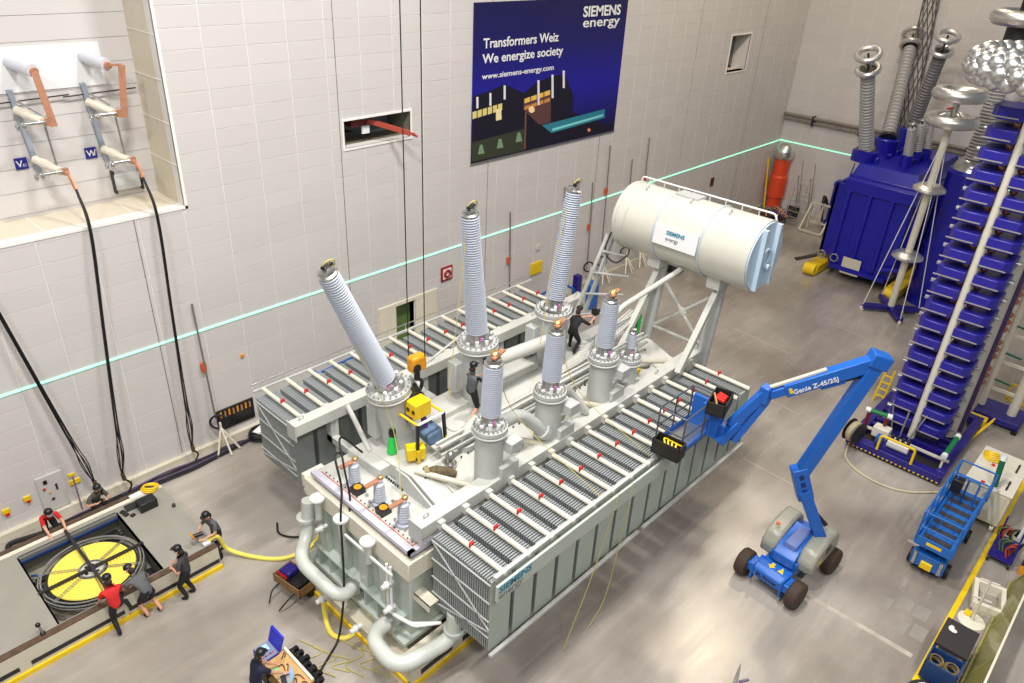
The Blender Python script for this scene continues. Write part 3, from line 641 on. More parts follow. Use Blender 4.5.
# green harness bag on the cover, yellow/olive tool roll
g = thing('harness_bag', 'bright green rope bag with black top hanging by the yellow lifting frame', 'bag', (9.35, -8.6, 4.02))
MB().lathe((9.35, -8.6, 4.04), (.05, 0, 1), [(0, .09), (.05, .13), (.3, .11), (.55, .07)], 12).build('bag_body', M_green, g)
MB().lathe((9.38, -8.6, 4.57), (.05, 0, 1), [(0, .08), (.12, .1), (.22, .08)], 12).build('bag_top', M_glossblack, g)
MB().tube(arc([(9.4, -8.6, 4.78), (9.45, -8.62, 5.0), (9.5, -8.6, 5.1)], .1), .03, 6).build('strap', M_green, g)
p0 = V((9.65, -10.0, 4.12)); g = thing('tool_roll', 'olive camouflage tool roll lying on the white transformer cover', 'tool bag', p0)
MB().tube([p0 + V((-.25, .1, .05)), p0 + V((-.05, 0, .06)), p0 + V((.2, -.2, -.02)), p0 + V((.35, -.3, -.1))], [.1, .13, .13, .09], 10).build('rolled_canvas', mat('camouflage', srgb(96, 84, 58), .8, var=.5, scale=14), g)
MB().tube([p0 + V((-.3, .15, .05)), p0 + V((-.2, .1, .05))], [.13, .16], 10).build('roll_end', mat('olive_canvas', srgb(150, 140, 100), .8, var=.3, scale=14), g)
p0 = pz(635, 335, 4.2); g = thing('rope_bag', 'slim green and black rope bag hanging near the conservator frame', 'bag', p0)
MB().lathe(p0, (0.05, 0, 1), [(0, .06), (.1, .12), (.75, .12), (.95, .04)], 12).build('bag_body', M_green, g)
MB().lathe(p0 + V((-.14, .0, .02)), (0.05, 0, 1), [(0, .05), (.1, .09), (.7, .09), (.9, .04)], 10).build('black_sleeve', M_glossblack, g)
MB().tube([p0 + V((.04, 0, .9)), p0 + V((.1, .0, 1.5))], .015, 6).build('cord', M_green, g)

# ---- articulated boom lift
BL = thing('boom_lift', 'blue articulated boom lift with raised arm beside the near radiator bank', 'boom lift', (17.35, -16.45, 0))
rz = -.075; T = Matrix.Translation((17.35, -16.45, 0)) @ Matrix.Rotation(rz, 4, 'Z')
def B(): return MB(T)
M_tyre = mat('tyre', srgb(66, 50, 38), .75, var=.15, scale=10); M_hub = mat('wheel_hub', srgb(110, 112, 108), .5)
M_hood = mat('lift_hood', srgb(150, 150, 138), .35, var=.03)
ch = B().bb((-.85, -.42, .35), (1.0, .42, .72)).bb((-1.2, -.72, .38), (-.78, .72, .66)).bb((.75, -.7, .35), (1.1, .7, .6)).build('chassis', M_boom, BL, bevel=.03)
B().prism([(-1.22, -.45, .36), (-.7, -.45, .36), (-.7, -.45, .74), (-1.05, -.45, .74), (-1.22, -.45, .62)], (0, .9, 0)).build('front_deck', M_boom, ch, bevel=.02)
for y in (-.47, .43): B().bb((-1.27, y, .2), (-.75, y + .05, .76)).build('deck_rib', M_boom, ch)
Mx = T @ axes((-1.225, .33, .44), (0, -1, 0), (0, 0, 1)); text('lettering', 'Bi, Power', .16, Mx, mat('print_black', srgb(20, 20, 40), .5), ch, bold=.004)
Mt = T @ axes((-.98, .22, .745), (0, -1, 0), (1, 0, 0))
a_ = B().add([V((-.78, .02, .746)), V((-.78, .12, .746)), V((-.9, .12, .746)), V((-.9, .19, .746)), V((-1.02, .07, .746)), V((-.9, -.05, .746)), V((-.9, .02, .746))], [(0, 1, 2, 3, 4, 5, 6)]); a_.build('direction_arrow', M_yellow, ch, smooth=0)
B().add([V((-.75, -.2, .746)), V((-.98, -.13, .746)), V((-.98, -.3, .746))], [(0, 1, 2)]).build('direction_arrow', M_yellow, ch, smooth=0)
B().add([V((-.75, .3, .746)), V((-.75, .42, .746)), V((-.86, .36, .746))], [(0, 1, 2)]).build('direction_arrow', mat('blue_mark', srgb(40, 80, 220), .4), ch, smooth=0)
for x in (-1.0, 1.0):
    for y in (-.78, .78):
        s = 1 if y > 0 else -1
        w_ = B().lathe((x, y - .15 * s, .4), (0, s, 0), [(0, .24), (0, .36), (.05, .4), (.27, .4), (.32, .36), (.32, .24)], 28).build('wheel', M_tyre, BL)
        B().lathe((x, y - .1 * s, .4), (0, s, 0), [(0, .25), (.22, .25), (.2, .16), (.25, .1), (.25, .0)], 20, cap=False).build('hub', M_hub, w_)
# turntable: 130 degrees facing in world
th = math.radians(131); T2 = Matrix.Translation((17.45, -16.5, 0)) @ Matrix.Rotation(th, 4, 'Z')
# body axes: hoods lie along the chassis length in the picture
TB = Matrix.Translation((17.6, -16.5, 0)) @ Matrix.Rotation(rz + .06, 4, 'Z')
def hood(y0, y1):
    m = MB(TB); x0, x1 = -.8, .95
    pr = [(x0, .74), (x0 - .02, 1.1), (x0 + .2, 1.42), (x0 + .9, 1.55), (x1 - .3, 1.5), (x1, 1.2), (x1 + .02, .74)]
    return m.prism([(x, y0, z) for x, z in pr], (0, y1 - y0, 0))
tb = MB(TB).bb((-.9, -.4, .72), (1.0, .4, 1.0)).build('turntable', M_boom, BL, bevel=.03)
for y0, y1 in ((-.78, -.3), (.3, .78)): hood(y0, y1).build('engine_hood', M_hood, tb, bevel=.09)
MB(TB).prism([(-.98, -.32, .8), (-.98, -.32, 1.1), (-.7, -.32, 1.28), (.3, -.32, 1.42), (.3, -.32, .8)], (0, .64, 0)).build('center_cover', M_boom, tb, bevel=.03)
MB(TB).bb((-.75, -.2, 1.24), (.1, .14, 1.42)).build('slot_cover', mat('lift_blue_pale', srgb(110, 130, 190), .25), tb, bevel=.02)
MB(TB).sphere((-.45, .55, 1.62), .06, 10, 6).build('beacon', mat('beacon_orange', srgb(230, 110, 40), .4), tb)
MB(TB).bb((-.05, -.79, 1.1), (.25, -.775, 1.3)).build('control_window', M_glossblack, tb)
MB(TB).bb((-.5, -.79, 1.0), (-.25, -.775, 1.1)).build('yellow_decal', M_yellow, tb)
def onplane(x, y):
    n = V((-math.sin(th), math.cos(th), 0)); r = ray(x, y); c = V((17.45, -16.5, 0)); return CAM + r * ((c - CAM).dot(n) / r.dot(n))
side = V((-math.sin(th), math.cos(th), 0)); up3 = V((0, 0, 1))
P0 = onplane(823, 537); P1 = onplane(803, 488); P1b = onplane(800, 474); P2 = onplane(878, 361); P3 = onplane(770, 394)
for s in (-1, 1): MB().bar(P0 + side * .17 * s - V((0, 0, .15)), P1 + side * .17 * s, .1, .3, up=up3.cross(side)).build('riser_arm', M_boom, BL)
MB().bar(P0 + V((.05, .05, .4)), P1 + V((0, 0, -.3)), .1, .12).build('riser_cylinder', M_glossblack, BL)
kn = MB(); dd = (P1b - P1).normalized()
kn.bar(P1 - dd * .32, P1b + dd * .25, .34, .42, up=up3.cross(side)); kn = kn.build('knuckle', M_boom, BL, bevel=.03)
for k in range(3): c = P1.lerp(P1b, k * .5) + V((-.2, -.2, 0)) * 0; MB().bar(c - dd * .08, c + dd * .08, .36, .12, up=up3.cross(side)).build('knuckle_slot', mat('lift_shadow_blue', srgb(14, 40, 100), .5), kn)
up_boom = MB().bar(P1b, P2, .3, .34, up=up3.cross(side)).build('lower_boom', M_boom, BL, bevel=.02)
MB().bar(P1b.lerp(P2, .02) + side * -.19, P1b.lerp(P2, .97) + side * -.19, .04, .04).build('boom_hose', M_glossblack, up_boom)
e_ = MB(); e_.bar(P2 + (P2 - P1b).normalized() * -.15, P2 + (P2 - P1b).normalized() * .22, .4, .5, up=up3.cross(side)); e_.build('elbow_bracket', M_boom, BL, bevel=.03)
d3 = (P3 - P2).normalized(); nrm3 = d3.cross(side).normalized()
if nrm3.z < 0: nrm3 = -nrm3
ub = MB().bar(P2 + d3 * .05, P2 + d3 * ((P3 - P2).length * .86), .28, .36, up=nrm3).build('upper_boom', M_boom, BL, bevel=.02)
MB().bar(P2 + d3 * 2.0, P3 + d3 * .02, .2, .24, up=nrm3).build('boom_extension', M_boom, BL, bevel=.02)
MB().bar(P2 + d3 * 1.2 + nrm3 * .19 + V((0, 0, .03)), P3 + nrm3 * .2, .1, .05, up=nrm3).build('cable_track', M_beige, ub)
MB().bar(P2 + d3 * .35 - nrm3 * .27, P2 + d3 * 1.1 - nrm3 * .22, .1, .1).build('lift_cylinder', M_glossblack, ub)
MB().bar(P2 + d3 * .85 - nrm3 * .22, P2 + d3 * 1.45 - nrm3 * .2, .16, .2, up=nrm3).build('cylinder_bracket', M_boom, ub, bevel=.02)
MB().bar(P2 + d3 * (P3 - P2).length * .8 + nrm3 * .0 + side * .15, P2 + d3 * (P3 - P2).length * .83 + side * .15, .02, .14, up=nrm3).build('yellow_decal', M_yellow, ub)
sgn = side if (CAM - P2).dot(side) > 0 else -side
Mx = axes(P2 + d3 * ((P3 - P2).length * .80) + sgn * .145 - nrm3 * .12, -d3, nrm3)
text('lettering', 'Genie Z-45/25J', .18, Mx, M_white, ub, bold=.004)
# jib and basket
J0 = P3 + d3 * .12; J1 = V((15.75, -14.35, 5.35)); J2 = onplane(724, 438)
MB().bar(J0 - V((0, 0, .2)), J0 + V((0, 0, .28)), .26, .3).build('jib_pivot', M_boom, BL, bevel=.03)
jb = MB().bar(J0 + V((0, 0, .12)), J2 + V((.1, -.05, .4)), .2, .26, up=nrm3).build('jib_arm', M_boom, BL, bevel=.02)
MB().bar(J0 + V((.02, -.05, -.15)), J2 + V((.15, -.2, -.05)), .13, .17, up=nrm3).build('jib_link', M_boom, jb)
MB().bar(J2 + V((-.15, .05, -.1)), J2 + V((.2, -.2, .5)), .2, .22).build('basket_rotator', M_boom, jb, bevel=.02)
for k in range(4): MB().tube(catmull([J2 + V((.1, -.1 - .03 * k, .5)), J2 + V((.3, -.3, .2 - .1 * k)), J2 + V((-.1, .0, -.05 + .05 * k))], 5), .018, 6).build('hydraulic_hose', M_glossblack, jb)
BX0, BX1, BY0, BY1, BZ = 14.35, 15.95, -13.98, -13.22, 4.36
MB().bar(J2 + V((0, 0, .15)), V((BX1 - .2, BY0 - .05, BZ + .35)), .26, .5).build('basket_mount', M_boom, jb, bevel=.03)
MB().bb((BX1 - .45, BY0 - .32, BZ + .1), (BX1 - .1, BY0 - .04, BZ + .85)).build('mount_block', M_boom, jb, bevel=.03)
bk = MB().bb((BX0, BY0, BZ), (BX1, BY0 + .04, BZ + .16)).bb((BX0, BY1 - .04, BZ), (BX1, BY1, BZ + .16)).bb((BX0, BY0, BZ), (BX0 + .04, BY1, BZ + .16)).bb((BX1 - .04, BY0, BZ), (BX1, BY1, BZ + .16)).build('basket_kickboard', M_boom, BL)
MB().bb((BX0, BY0, BZ), (BX1, BY1, BZ + .025)).build('basket_floor', M_steel, bk)
M_rail = mat('basket_rail', srgb(96, 100, 112), .4, metal=.4)
for x, y in ((BX0, BY0), (BX1, BY0), (BX1, BY1), (BX0, BY1), ((BX0 + BX1) / 2, BY1), ((BX0 + BX1) / 2 + .2, BY0)):
    MB().cyl((x, y, BZ), (x, y, BZ + 1.1), .024, n=8).build('rail_post', M_rail, bk)
for z in (.55, 1.1):
    MB().tube(arc([(BX1, BY0, BZ + z), (BX0, BY0, BZ + z), (BX0, BY1, BZ + z), (BX1, BY1, BZ + z), (BX1, BY0, BZ + z)], .08, 3), .024, 8).build('rail_bar', M_rail, bk)
MB().bb((BX1 - .12, BY0 + .1, BZ), (BX1 - .02, BY1 - .1, BZ + .95)).build('control_panel', M_boom, bk, bevel=.02)
MB().bb((BX1 - .35, BY0 - .1, BZ + .5), (BX1 + .1, BY0 + .25, BZ + .95)).build('side_plate', M_boom, bk, bevel=.02)
def tray(c, sx, sy, sz, ang=0):
    o = MB(Matrix.Translation(c) @ Matrix.Rotation(ang, 4, 'Z')); t_ = .03
    o.bb((-sx, -sy, 0), (sx, sy, t_)).bb((-sx, -sy, 0), (sx, -sy + t_, sz)).bb((-sx, sy - t_, 0), (sx, sy, sz)).bb((-sx, -sy, 0), (-sx + t_, sy, sz)).bb((sx - t_, -sy, 0), (sx, sy, sz)); return o
M_crate = mat('black_crate', srgb(36, 32, 30), .6, var=.1)
p0 = V((15.5, -14.22, 5.42)); c1 = thing('tool_crate', 'black crate with red tools on the back of the lift basket', 'crate', p0)
tray(p0, .42, .24, .36, .25).build('crate', M_crate, c1)
for k in range(3): MB().cyl(p0 + V((-.05 + .12 * k, -.14 + .02 * k, .28)), p0 + V((.0 + .12 * k, .15, .28)), .05, n=8).build('red_tool', M_red, c1)
MB().bar(p0 + V((-.3, -.1, .2)), p0 + V((-.1, .15, .45)), .03, .05).build('wooden_handle', M_wood, c1)
p0 = V((14.12, -13.75, 4.42)); c2 = thing('tool_crate', 'black crate of yellow straps hung on the front rail of lift basket', 'crate', p0)
tray(p0, .2, .38, .42, .1).build('crate', M_crate, c2)
for k in range(4): MB().tube(catmull([p0 + V((-.12, -.25 + .1 * k, .34)), p0 + V((0, -.2 + .12 * k, .4)), p0 + V((.12, -.28 + .13 * k, .34))], 4), .025, 6).build('yellow_strap', M_yellow, c2)
# ---- scissor lift
SL = thing('scissor_lift', 'blue scissor lift parked along the yellow line with railed platform', 'scissor lift', (21.6, -19.35, 0))
M_sblue = mat('scissor_blue', srgb(30, 100, 180), .4, var=.08)
x0, x1, y0_, y1_ = 20.05, 23.45, -19.85, -18.85
sch = MB().bb((20.35, -19.75, .2), (22.9, -18.95, .55)).bb((20.12, -19.8, .25), (20.4, -18.9, .7)).build('chassis', M_sblue, SL, bevel=.02)
for x in (20.55, 22.6):
    for y in (-19.82, -18.88): MB().cyl((x, y - .08, .22), (x, y + .08, .22), .22, n=20).build('wheel', M_black, SL)
MB().bb((20.03, -19.5, .3), (20.13, -19.2, .5)).build('yellow_plate', M_yellow, sch)
for y in (-19.7, -19.0): MB().bb((20.05, y - .04, .3), (20.12, y + .04, .75)).build('entry_step', M_steel, sch)
for k in range(3): MB().bar((20.3, -19.55, .55 + k * .16), (22.8, -19.55, .62 + k * .16), .07, .1).build('scissor_arm', M_sblue, SL); MB().bar((20.3, -19.15, .62 + k * .16), (22.8, -19.15, .55 + k * .16), .07, .1).build('scissor_arm', M_sblue, SL)
pl = MB().bb((x0, y0_, 1.05), (x1, y1_, 1.15)).build('platform', M_sblue, SL)
for k in range(7): MB().bb((x0 + .25 + k * .45, y0_ + .14, 1.15), (x0 + .48 + k * .45, y1_ - .14, 1.162)).build('floor_panel', mat('floor_mat', srgb(56, 54, 58), .6, var=.2), pl)
MB().bb((x0 - .01, y0_, 1.0), (x0 + .03, y1_, 1.3)).bb((x0, y0_, 1.1), (x1, y0_ + .02, 1.28)).bb((x0, y1_ - .02, 1.1), (x1, y1_, 1.28)).build('kickboard', M_sblue, pl)
MB().bb((x0 - .015, -19.55, 1.12), (x0 - .008, -19.15, 1.22)).build('yellow_label', M_yellow, pl)
for z in (1.65, 2.15):
    MB().tube(arc([(x0, y0_, z), (x1, y0_, z), (x1, y1_, z), (x0, y1_, z), (x0, y0_, z)], .08, 3), .028, 8).build('rail_bar', M_sblue, pl)
for k in range(5):
    for y in (y0_, y1_): MB().cyl((x0 + k * (x1 - x0) / 4, y, 1.1), (x0 + k * (x1 - x0) / 4, y, 2.15), .028, n=8).build('rail_post', M_sblue, pl)
for dy in (.25, .55): MB().tube(arc([(x1 - .8, y0_ + dy, 1.15), (x1 - .8, y0_ + dy, 2.1), (x1 - .8, y0_ + dy + .3, 2.1), (x1 - .8, y0_ + dy + .3, 1.15)], .08, 3), .028, 8).build('gate_bar', M_sblue, pl)
MB().bb((x1 - .9, y1_ - .35, 1.5), (x1 - .6, y1_ - .05, 1.95)).build('control_box', M_glossblack, pl, bevel=.02)
for y in (-19.6, -19.2, -19.0): MB().bar((x0 + .8, y, 1.7), (x0 + .8, y, 1.15), .03, .03).build('rail_post', M_sblue, pl)
MB().bar((x0 + .8, y0_, 1.68), (x0 + .8, y1_, 1.68), .04, .04).build('rail_bar', M_sblue, pl)
# ================================================================ right side: test equipment
M_ins = mat('grey_insulator', srgb(168, 166, 166), .45); M_ins2 = mat('dark_insulator', srgb(120, 118, 120), .5)
M_ivory = mat('ivory_tube', srgb(222, 216, 198), .35)
# ---- blue test transformer
BT = thing('test_transformer', 'large ultramarine blue test transformer with three tall bushings on yellow base rails', 'transformer', (43, -9.3, 0))
bx0, bx1, by0, by1 = 39.7, 46.6, -11.25, -7.9
tk = MB().bb((bx0, by0, .75), (bx1, by1, 5.6)).build('tank', M_blue, BT, bevel=.05)
MB().prism([(bx0 + .1, by0 - .02, 5.55), (bx0 - .15, by0 - .1, 5.2), (bx0 - .15, by1 + .1, 5.2), (bx0 + .1, by1 + .02, 5.55)], (0, 0, .0001)) 
MB().bb((bx0 - .14, by0 - .1, 4.75), (bx1 + .1, by1 + .1, 5.35)).build('rim', M_blue, BT, bevel=.03)
MB().prism([(bx0 - .1, by1 + .05, 5.35), (bx0 + .25, by1 - .1, 6.25), (bx0 + .25, by0 + .1, 6.25), (bx0 - .1, by0 - .05, 5.35)], (6.6, 0, 0)) 
cov2 = MB().add([(bx0 - .05, by0, 5.35), (bx1, by0, 5.35), (bx1, by1, 5.35), (bx0 - .05, by1, 5.35), (bx0 + .35, by0 + .25, 6.15), (bx1 - .2, by0 + .25, 6.15), (bx1 - .2, by1 - .2, 6.15), (bx0 + .35, by1 - .2, 6.15)], [(3, 2, 1, 0), (4, 5, 6, 7), (0, 1, 5, 4), (1, 2, 6, 5), (2, 3, 7, 6), (3, 0, 4, 7)]).build('cover', M_blue, BT)
for y in (-8.1, -9.2, -10.3): MB().bb((bx0 - .16, y - .1, .9), (bx0 + .02, y + .1, 4.8)).build('wall_rib', M_blue, tk, bevel=.02)
for y in (-7.9, -8.5, -9.1, -9.7, -10.3): MB().prism([(bx0 - .02, y, 5.36), (bx0 + .33, y, 6.1), (bx0 + .1, y, 5.36)], (0, .05, 0)).build('cover_rib', M_blue, cov2)
for k in range(6): MB().bb((bx0 + .6 + k * 1.1, by0 - .16, .9), (bx0 + .8 + k * 1.1, by0 + .02, 4.8)).build('wall_rib', M_blue, tk, bevel=.02)
MB().bb((bx0 - .03, -8.75, 1.9), (bx0 + .02, -8.2, 3.2)).build('inspection_door', M_blue, tk)
MB().bb((bx0 - .18, -9.7, .45), (bx0 - .14, -8.75, 1.35)).build('beige_notice_board', M_beige, tk)
for y in (-7.6, -8.3): MB().torus((bx0 - .25, y, 1.15), (1, 0, 0), .2, .04, 18, 6).build('valve_wheel', M_steel, tk)
MB().bb((bx0 - .2, by0 + .2, .55), (bx0 + .1, by1 - .2, .8)).build('sill_beam', M_blue, tk)
MB().cyl((bx0 - .2, -10.6, 1.2), (bx0 - .2, by0 - .5, 1.5), .14).build('side_pipe', M_blue, tk)
rail = MB().bb((39.0, -7.75, .05), (47.2, -7.05, .6)).build('base_rail', M_yellow, BT, bevel=.08)
MB().bb((38.9, -12.0, .05), (47.2, -11.3, .6)).build('base_rail', M_yellow, BT, bevel=.08)
for y in (-7.4, -11.65): MB().cyl((38.95, y - .3, .35), (38.95, y + .3, .35), .32, n=20).build('rail_nose', M_yellow, BT)
MB().bar((38.6, -6.6, .75), (39.6, -7.4, 1.0), .3, .06).build('ladder_step', M_dark, BT)
MB().bb((40.2, by1 + .05, .9), (40.4, by1 + .75, 4.9)).bb((41.4, by1 + .05, .9), (41.6, by1 + .75, 4.9)).bb((40.2, by1 + .55, .9), (41.6, by1 + .75, 4.9)).build('side_radiator', M_blue, BT, bevel=.04)
def tall_bushing(base, top, r, m, n, parent, torus_r=.62):
    base, top = V(base), V(top); ax = (top - base).normalized(); L = (top - base).length
    o = MB().lathe(base, ax, [(h, r_) for h, r_ in sheds(0, 0, L, r, r * .88, n, .74)], 18).build('bushing', m, parent)
    MB().lathe(base - ax * .12, ax, [(0, r * 1.25), (.16, r * 1.25)], 18).build('bushing_foot', M_dark, o)
    for k, (h, R_) in enumerate(((.15, torus_r * .95), (.95, torus_r))):
        MB().torus(top + ax * h, ax, R_ - .13, .13, 28, 10).build('corona_ring', M_alu, o)
    MB().lathe(top, ax, [(0, r * .9), (.15, r * .9), (.15, .05), (1.0, .05)], 12).build('head', M_dark, o)
    for k in range(4):
        a = k * math.pi / 2; q = V((math.cos(a), math.sin(a), 0)) * (torus_r - .15); MB().cyl(top + ax * .15, top + ax * .9 + q, .025, n=6).build('ring_stay', M_steel, o)
    return o
for (bpx, bz, tpx, m) in (((866, 149), 6.7, (868, 72), M_ins), ((888, 137), 7.0, (910, 48), M_ins), ((912, 127), 7.3, (941, 54), M_ins2)):
    b0 = pz(*bpx, bz); t0 = pz(*tpx, bz + 4.0)
    tall_bushing(b0, t0, .37, m, 26, BT)
    MB().lathe((b0.x, b0.y, 6.1), (0, 0, 1), [(0, .62), (bz - 6.2, .62), (bz - 6.15, .55)], 24).build('bushing_turret', M_blue, BT)
for (bpx, tpx) in (((908, 155), (912, 128)), ((917, 151), (922, 124)), ((926, 149), (932, 121))):
    b0 = pz(*bpx, 6.7); t0 = pz(*tpx, 8.1); ax = (t0 - b0)
    o = MB().lathe(b0, ax, sheds(0, 0, ax.length, .24, .2, 14), 14).build('small_bushing', M_ins, BT)
    MB().torus(t0 + V((0, 0, .2)), (0, 0, 1), .2, .04, 16, 6).build('small_ring', M_steel, o); MB().cyl(t0, t0 + V((0, 0, .22)), .04).build('stem', M_dark, o)
    MB().cyl((b0.x, b0.y, 6.1), b0, .32, n=16).build('small_turret', M_blue, BT)
for k in range(14):
    p = V((random.uniform(40.5, 45), random.uniform(-10.8, -8), 6.15)); MB().box(p + V((0, 0, .12)), (random.uniform(.2, .7), random.uniform(.15, .4), random.uniform(.2, .45))).build('cover_fitting', M_blue, BT, bevel=.03)
# ---- blue cylinder tank with ribbed column
p0 = V((40.4, -13.05, 0)); C2 = thing('cylinder_voltage_source', 'tall blue cylinder tank carrying a ribbed grey column with silver rings', 'test source', p0)
cy = MB().lathe(p0, (0, 0, 1), [(0, 1.0), (.3, 1.0), (.32, .95), (3.0, .95), (3.02, 1.0), (3.12, 1.0), (3.14, .95), (6.65, .95), (6.75, 1.0), (6.9, .9)], 40).build('tank', M_blue, C2)
MB().lathe(p0 + V((0, 0, 6.9)), (0, 0, 1), [(0, .85), (.25, .75), (.45, .6), (.5, .5)], 28).build('steel_dome', M_steel, C2)
MB().lathe(p0 + V((0, 0, 7.4)), (0, 0, 1), sheds(0, 0, 5.0, .5, .47, 34, .78), 22).build('ribbed_column', M_ins, C2)
p1 = p0 + V((0, 0, 12.4)); MB().cyl(p1, p1 + V((0, 0, 1.2)), .55, n=20).build('head_cylinder', M_dark, C2)
for z, R_ in ((1.1, 1.35), (2.3, 1.1)): MB().torus(p1 + V((0, 0, z)), (0, 0, 1), R_ - .32, .34, 40, 14).build('head_ring', M_alu, C2)
MB().cyl(p1 + V((0, 0, 1.2)), p1 + V((0, 0, 2.7)), .3, n=16).build('head_stem', M_dark, C2)
for k in range(4): MB().bb(p0 + V((-.1 + .0 * k, -1.0, 4.2 + .4 * k)), p0 + V((.1, -.9, 4.5 + .4 * k))).build('tank_fitting', M_steel, C2)
# ---- lattice of netting hanging behind the bushings
n0, n1 = px(902, 135, 47.9), px(940, -40, 47.9); g = thing('hanging_cable_net', 'dark twisted cable net hanging in front of the end wall', 'cable net', n0)
for k in range(10):
    a = k * .63; pts = []
    for i in range(15):
        t_ = i / 14; c = n0.lerp(n1, t_); a2 = a + (1 if k % 2 else -1) * t_ * 5; r_ = .3 + .12 * math.sin(t_ * 3.1); pts.append(c + V((r_ * math.cos(a2), r_ * math.sin(a2), 0)))
    MB().tube(pts, .028, 5).build('net_strand', mat('net_grey', srgb(92, 88, 86), .6), g)
# ---- voltage divider mast on a cross base
q = pz(889, 312, 0); VD = thing('divider_mast', 'slim ivory measuring mast with silver rings and guy wires on a blue cross base', 'measuring mast', q)
MB().cyl(q + V((0, 0, .2)), q + V((0, 0, 9.3)), .16, n=20).build('mast_tube', M_ivory, VD)
for k in range(4):
    a = math.radians(38 + 90 * k); e = q + V((math.cos(a), math.sin(a), 0)) * 1.35
    arm = MB().bar(q + V((0, 0, .25)), e + V((0, 0, .25)), .3, .22, up=(0, 0, 1)).build('base_arm', M_navy, VD, bevel=.02)
    MB().torus(e + V((0, 0, .09)), (math.sin(a), -math.cos(a), 0), .07, .05, 14, 8).build('castor', M_ivory, arm)
    MB().cyl(e + V((0, 0, .3)), q + V((0, 0, 9.0)), .022, n=5).build('guy_wire', M_white, VD)
for z, R_ in ((3.05, .72), (6.35, .72)): MB().lathe(q + V((0, 0, z - .22)), (0, 0, 1), [(0, .25), (.04, R_ * .8), (.14, R_), (.24, R_ * .97), (.38, R_ * .7), (.42, .22)], 28).build('field_ring', M_alu, VD)
for z in (9.4, 10.5): MB().torus(q + V((0, 0, z)), (0, 0, 1), .85, .27, 36, 12).build('head_ring', M_alu, VD); 
MB().cyl(q + V((0, 0, 9.3)), q + V((0, 0, 10.6)), .14).build('head_stem', M_steel, VD)
for k in range(3): a = k * 2.1; MB().cyl(q + V((0, 0, 9.9)), q + V((.8 * math.cos(a), .8 * math.sin(a), 9.4)), .035, n=6).build('ring_stay', M_steel, VD)
MB().bar(q + V((-.4, .2, 9.9)), q + V((.1, 0, 9.95)), .12, .06).build('red_tag', M_red, VD)
for k in range(5): MB().box(q + V((.5, -.55 + .1 * k, .12)), (.5, .05, .05)).build('ballast_plate', M_yellow, VD)
# ---- impulse generator tower
m0 = V((26.5, -16.8, 0)); IG = thing('impulse_generator', 'tall impulse generator tower of stacked blue capacitor stages with silver sphere crown', 'impulse generator', (28, -16.8, 0))
fr = MB()
FX0, FX1, FY0, FY1 = 24.75, 29.9, -18.4, -15.15
base = fr.bb((FX0, FY0, .12), (FX0 + .35, FY1, .42)).bb((FX1 - .3, FY0, .12), (FX1, FY1, .42)).bb((FX0 + .35, FY0, .12), (FX1 - .3, FY0 + .3, .42)).bb((FX0 + .35, FY1 - .3, .12), (FX1 - .3, FY1, .42)).build('base_frame', M_navy, IG, bevel=.02)
for k in range(5): MB().bb((25.9 + k * .45, FY0 + .3, .2), (26.1 + k * .45, FY1 - .3, .38)).build('frame_slat', M_navy, base)
MB().bb((25.1, FY0 + .3, .14), (25.9, FY1 - .3, .2)).build('deck', M_dark, base)
MB().bar((25.75, FY0 + .1, .5), (25.75, FY1 - .2, .5), .08, .08).build('cross_tube', M_ivory, base)
MB().bb((28.5, FY1 - .9, .3), (30.0, FY1 - .35, .55)).build('deck_beam', M_navy, base)
for k in range(22): MB().box((FX0 - .005, FY0 + .1 + k * .15, .16), (.012, .06, .05)).build('chevron', M_yellow, base)
cl = MB().cyl(m0 + V((0, 0, .4)), m0 + V((0, 0, 13.2)), .125, n=20).build('front_column', M_ivory, IG)
for dx, dy in ((1.25, -.85), (1.25, .75)): MB().cyl(m0 + V((dx, dy, .4)), m0 + V((dx, dy, 13.2)), .3, n=20).build('back_column', mat('column_grey', srgb(190, 186, 176), .4), IG)
MB().bar(m0 + V((1.75, -1.15, .4)), m0 + V((1.75, -1.15, 12.5)), .18, .18).build('discharge_pole', mat('purple_grey', srgb(74, 56, 96), .5), IG)
NS = 18
def stage(z):
    L = []
    for sgn_, x_, y_ in ((1, .4, .58), (-1, .45, -.54)):
        b0 = m0 + V((x_, y_, z)); hx, hy, hz = .6, .44, .19
        bxm = MB()
        y_in = -sgn_ * hy; y_out = sgn_ * hy
        poly = [(-hx, y_in), (-hx, y_out * .55), (-hx * .55, y_out), (hx, y_out), (hx, y_in)]
        bxm.prism([b0 + V((a, c, -hz)) for a, c in poly], (0, 0, 2 * hz)); bo = bxm.build('capacitor_stage', M_stage, IG, bevel=.03)
        MB().bar(b0 + V((-hx - .03, -hy + .1, -.1)), b0 + V((-hx - .03, hy + .02, -.1)), .035, .035).build('insulator_bar', mat('bar_grey', srgb(160, 154, 150), .4), bo)
        MB().cyl(b0 + V((.1, y_out, .05)), b0 + V((.1, y_out + sgn_ * .15, .05)), .07, n=10).build('terminal', M_steel, bo)
        MB().sphere(b0 + V((-.1, -y_out * .7, -.32)), .13, 10, 7).build('spark_gap_sphere', mat('gap_copper', srgb(190, 120, 96), .3, metal=.6), bo)
        MB().cyl(b0 + V((.3, -y_out * .95, -.25)), b0 + V((-.35, -y_out * .75, -.22)), .05, n=8).build('resistor', mat('teal_resistor', srgb(30, 110, 90), .4), bo)
        L.append(bo)
    return L
st0 = stage(.95)
for i in range(1, NS):
    for o in st0: copy_tree(o, (0, 0, i * .64), None, IG)
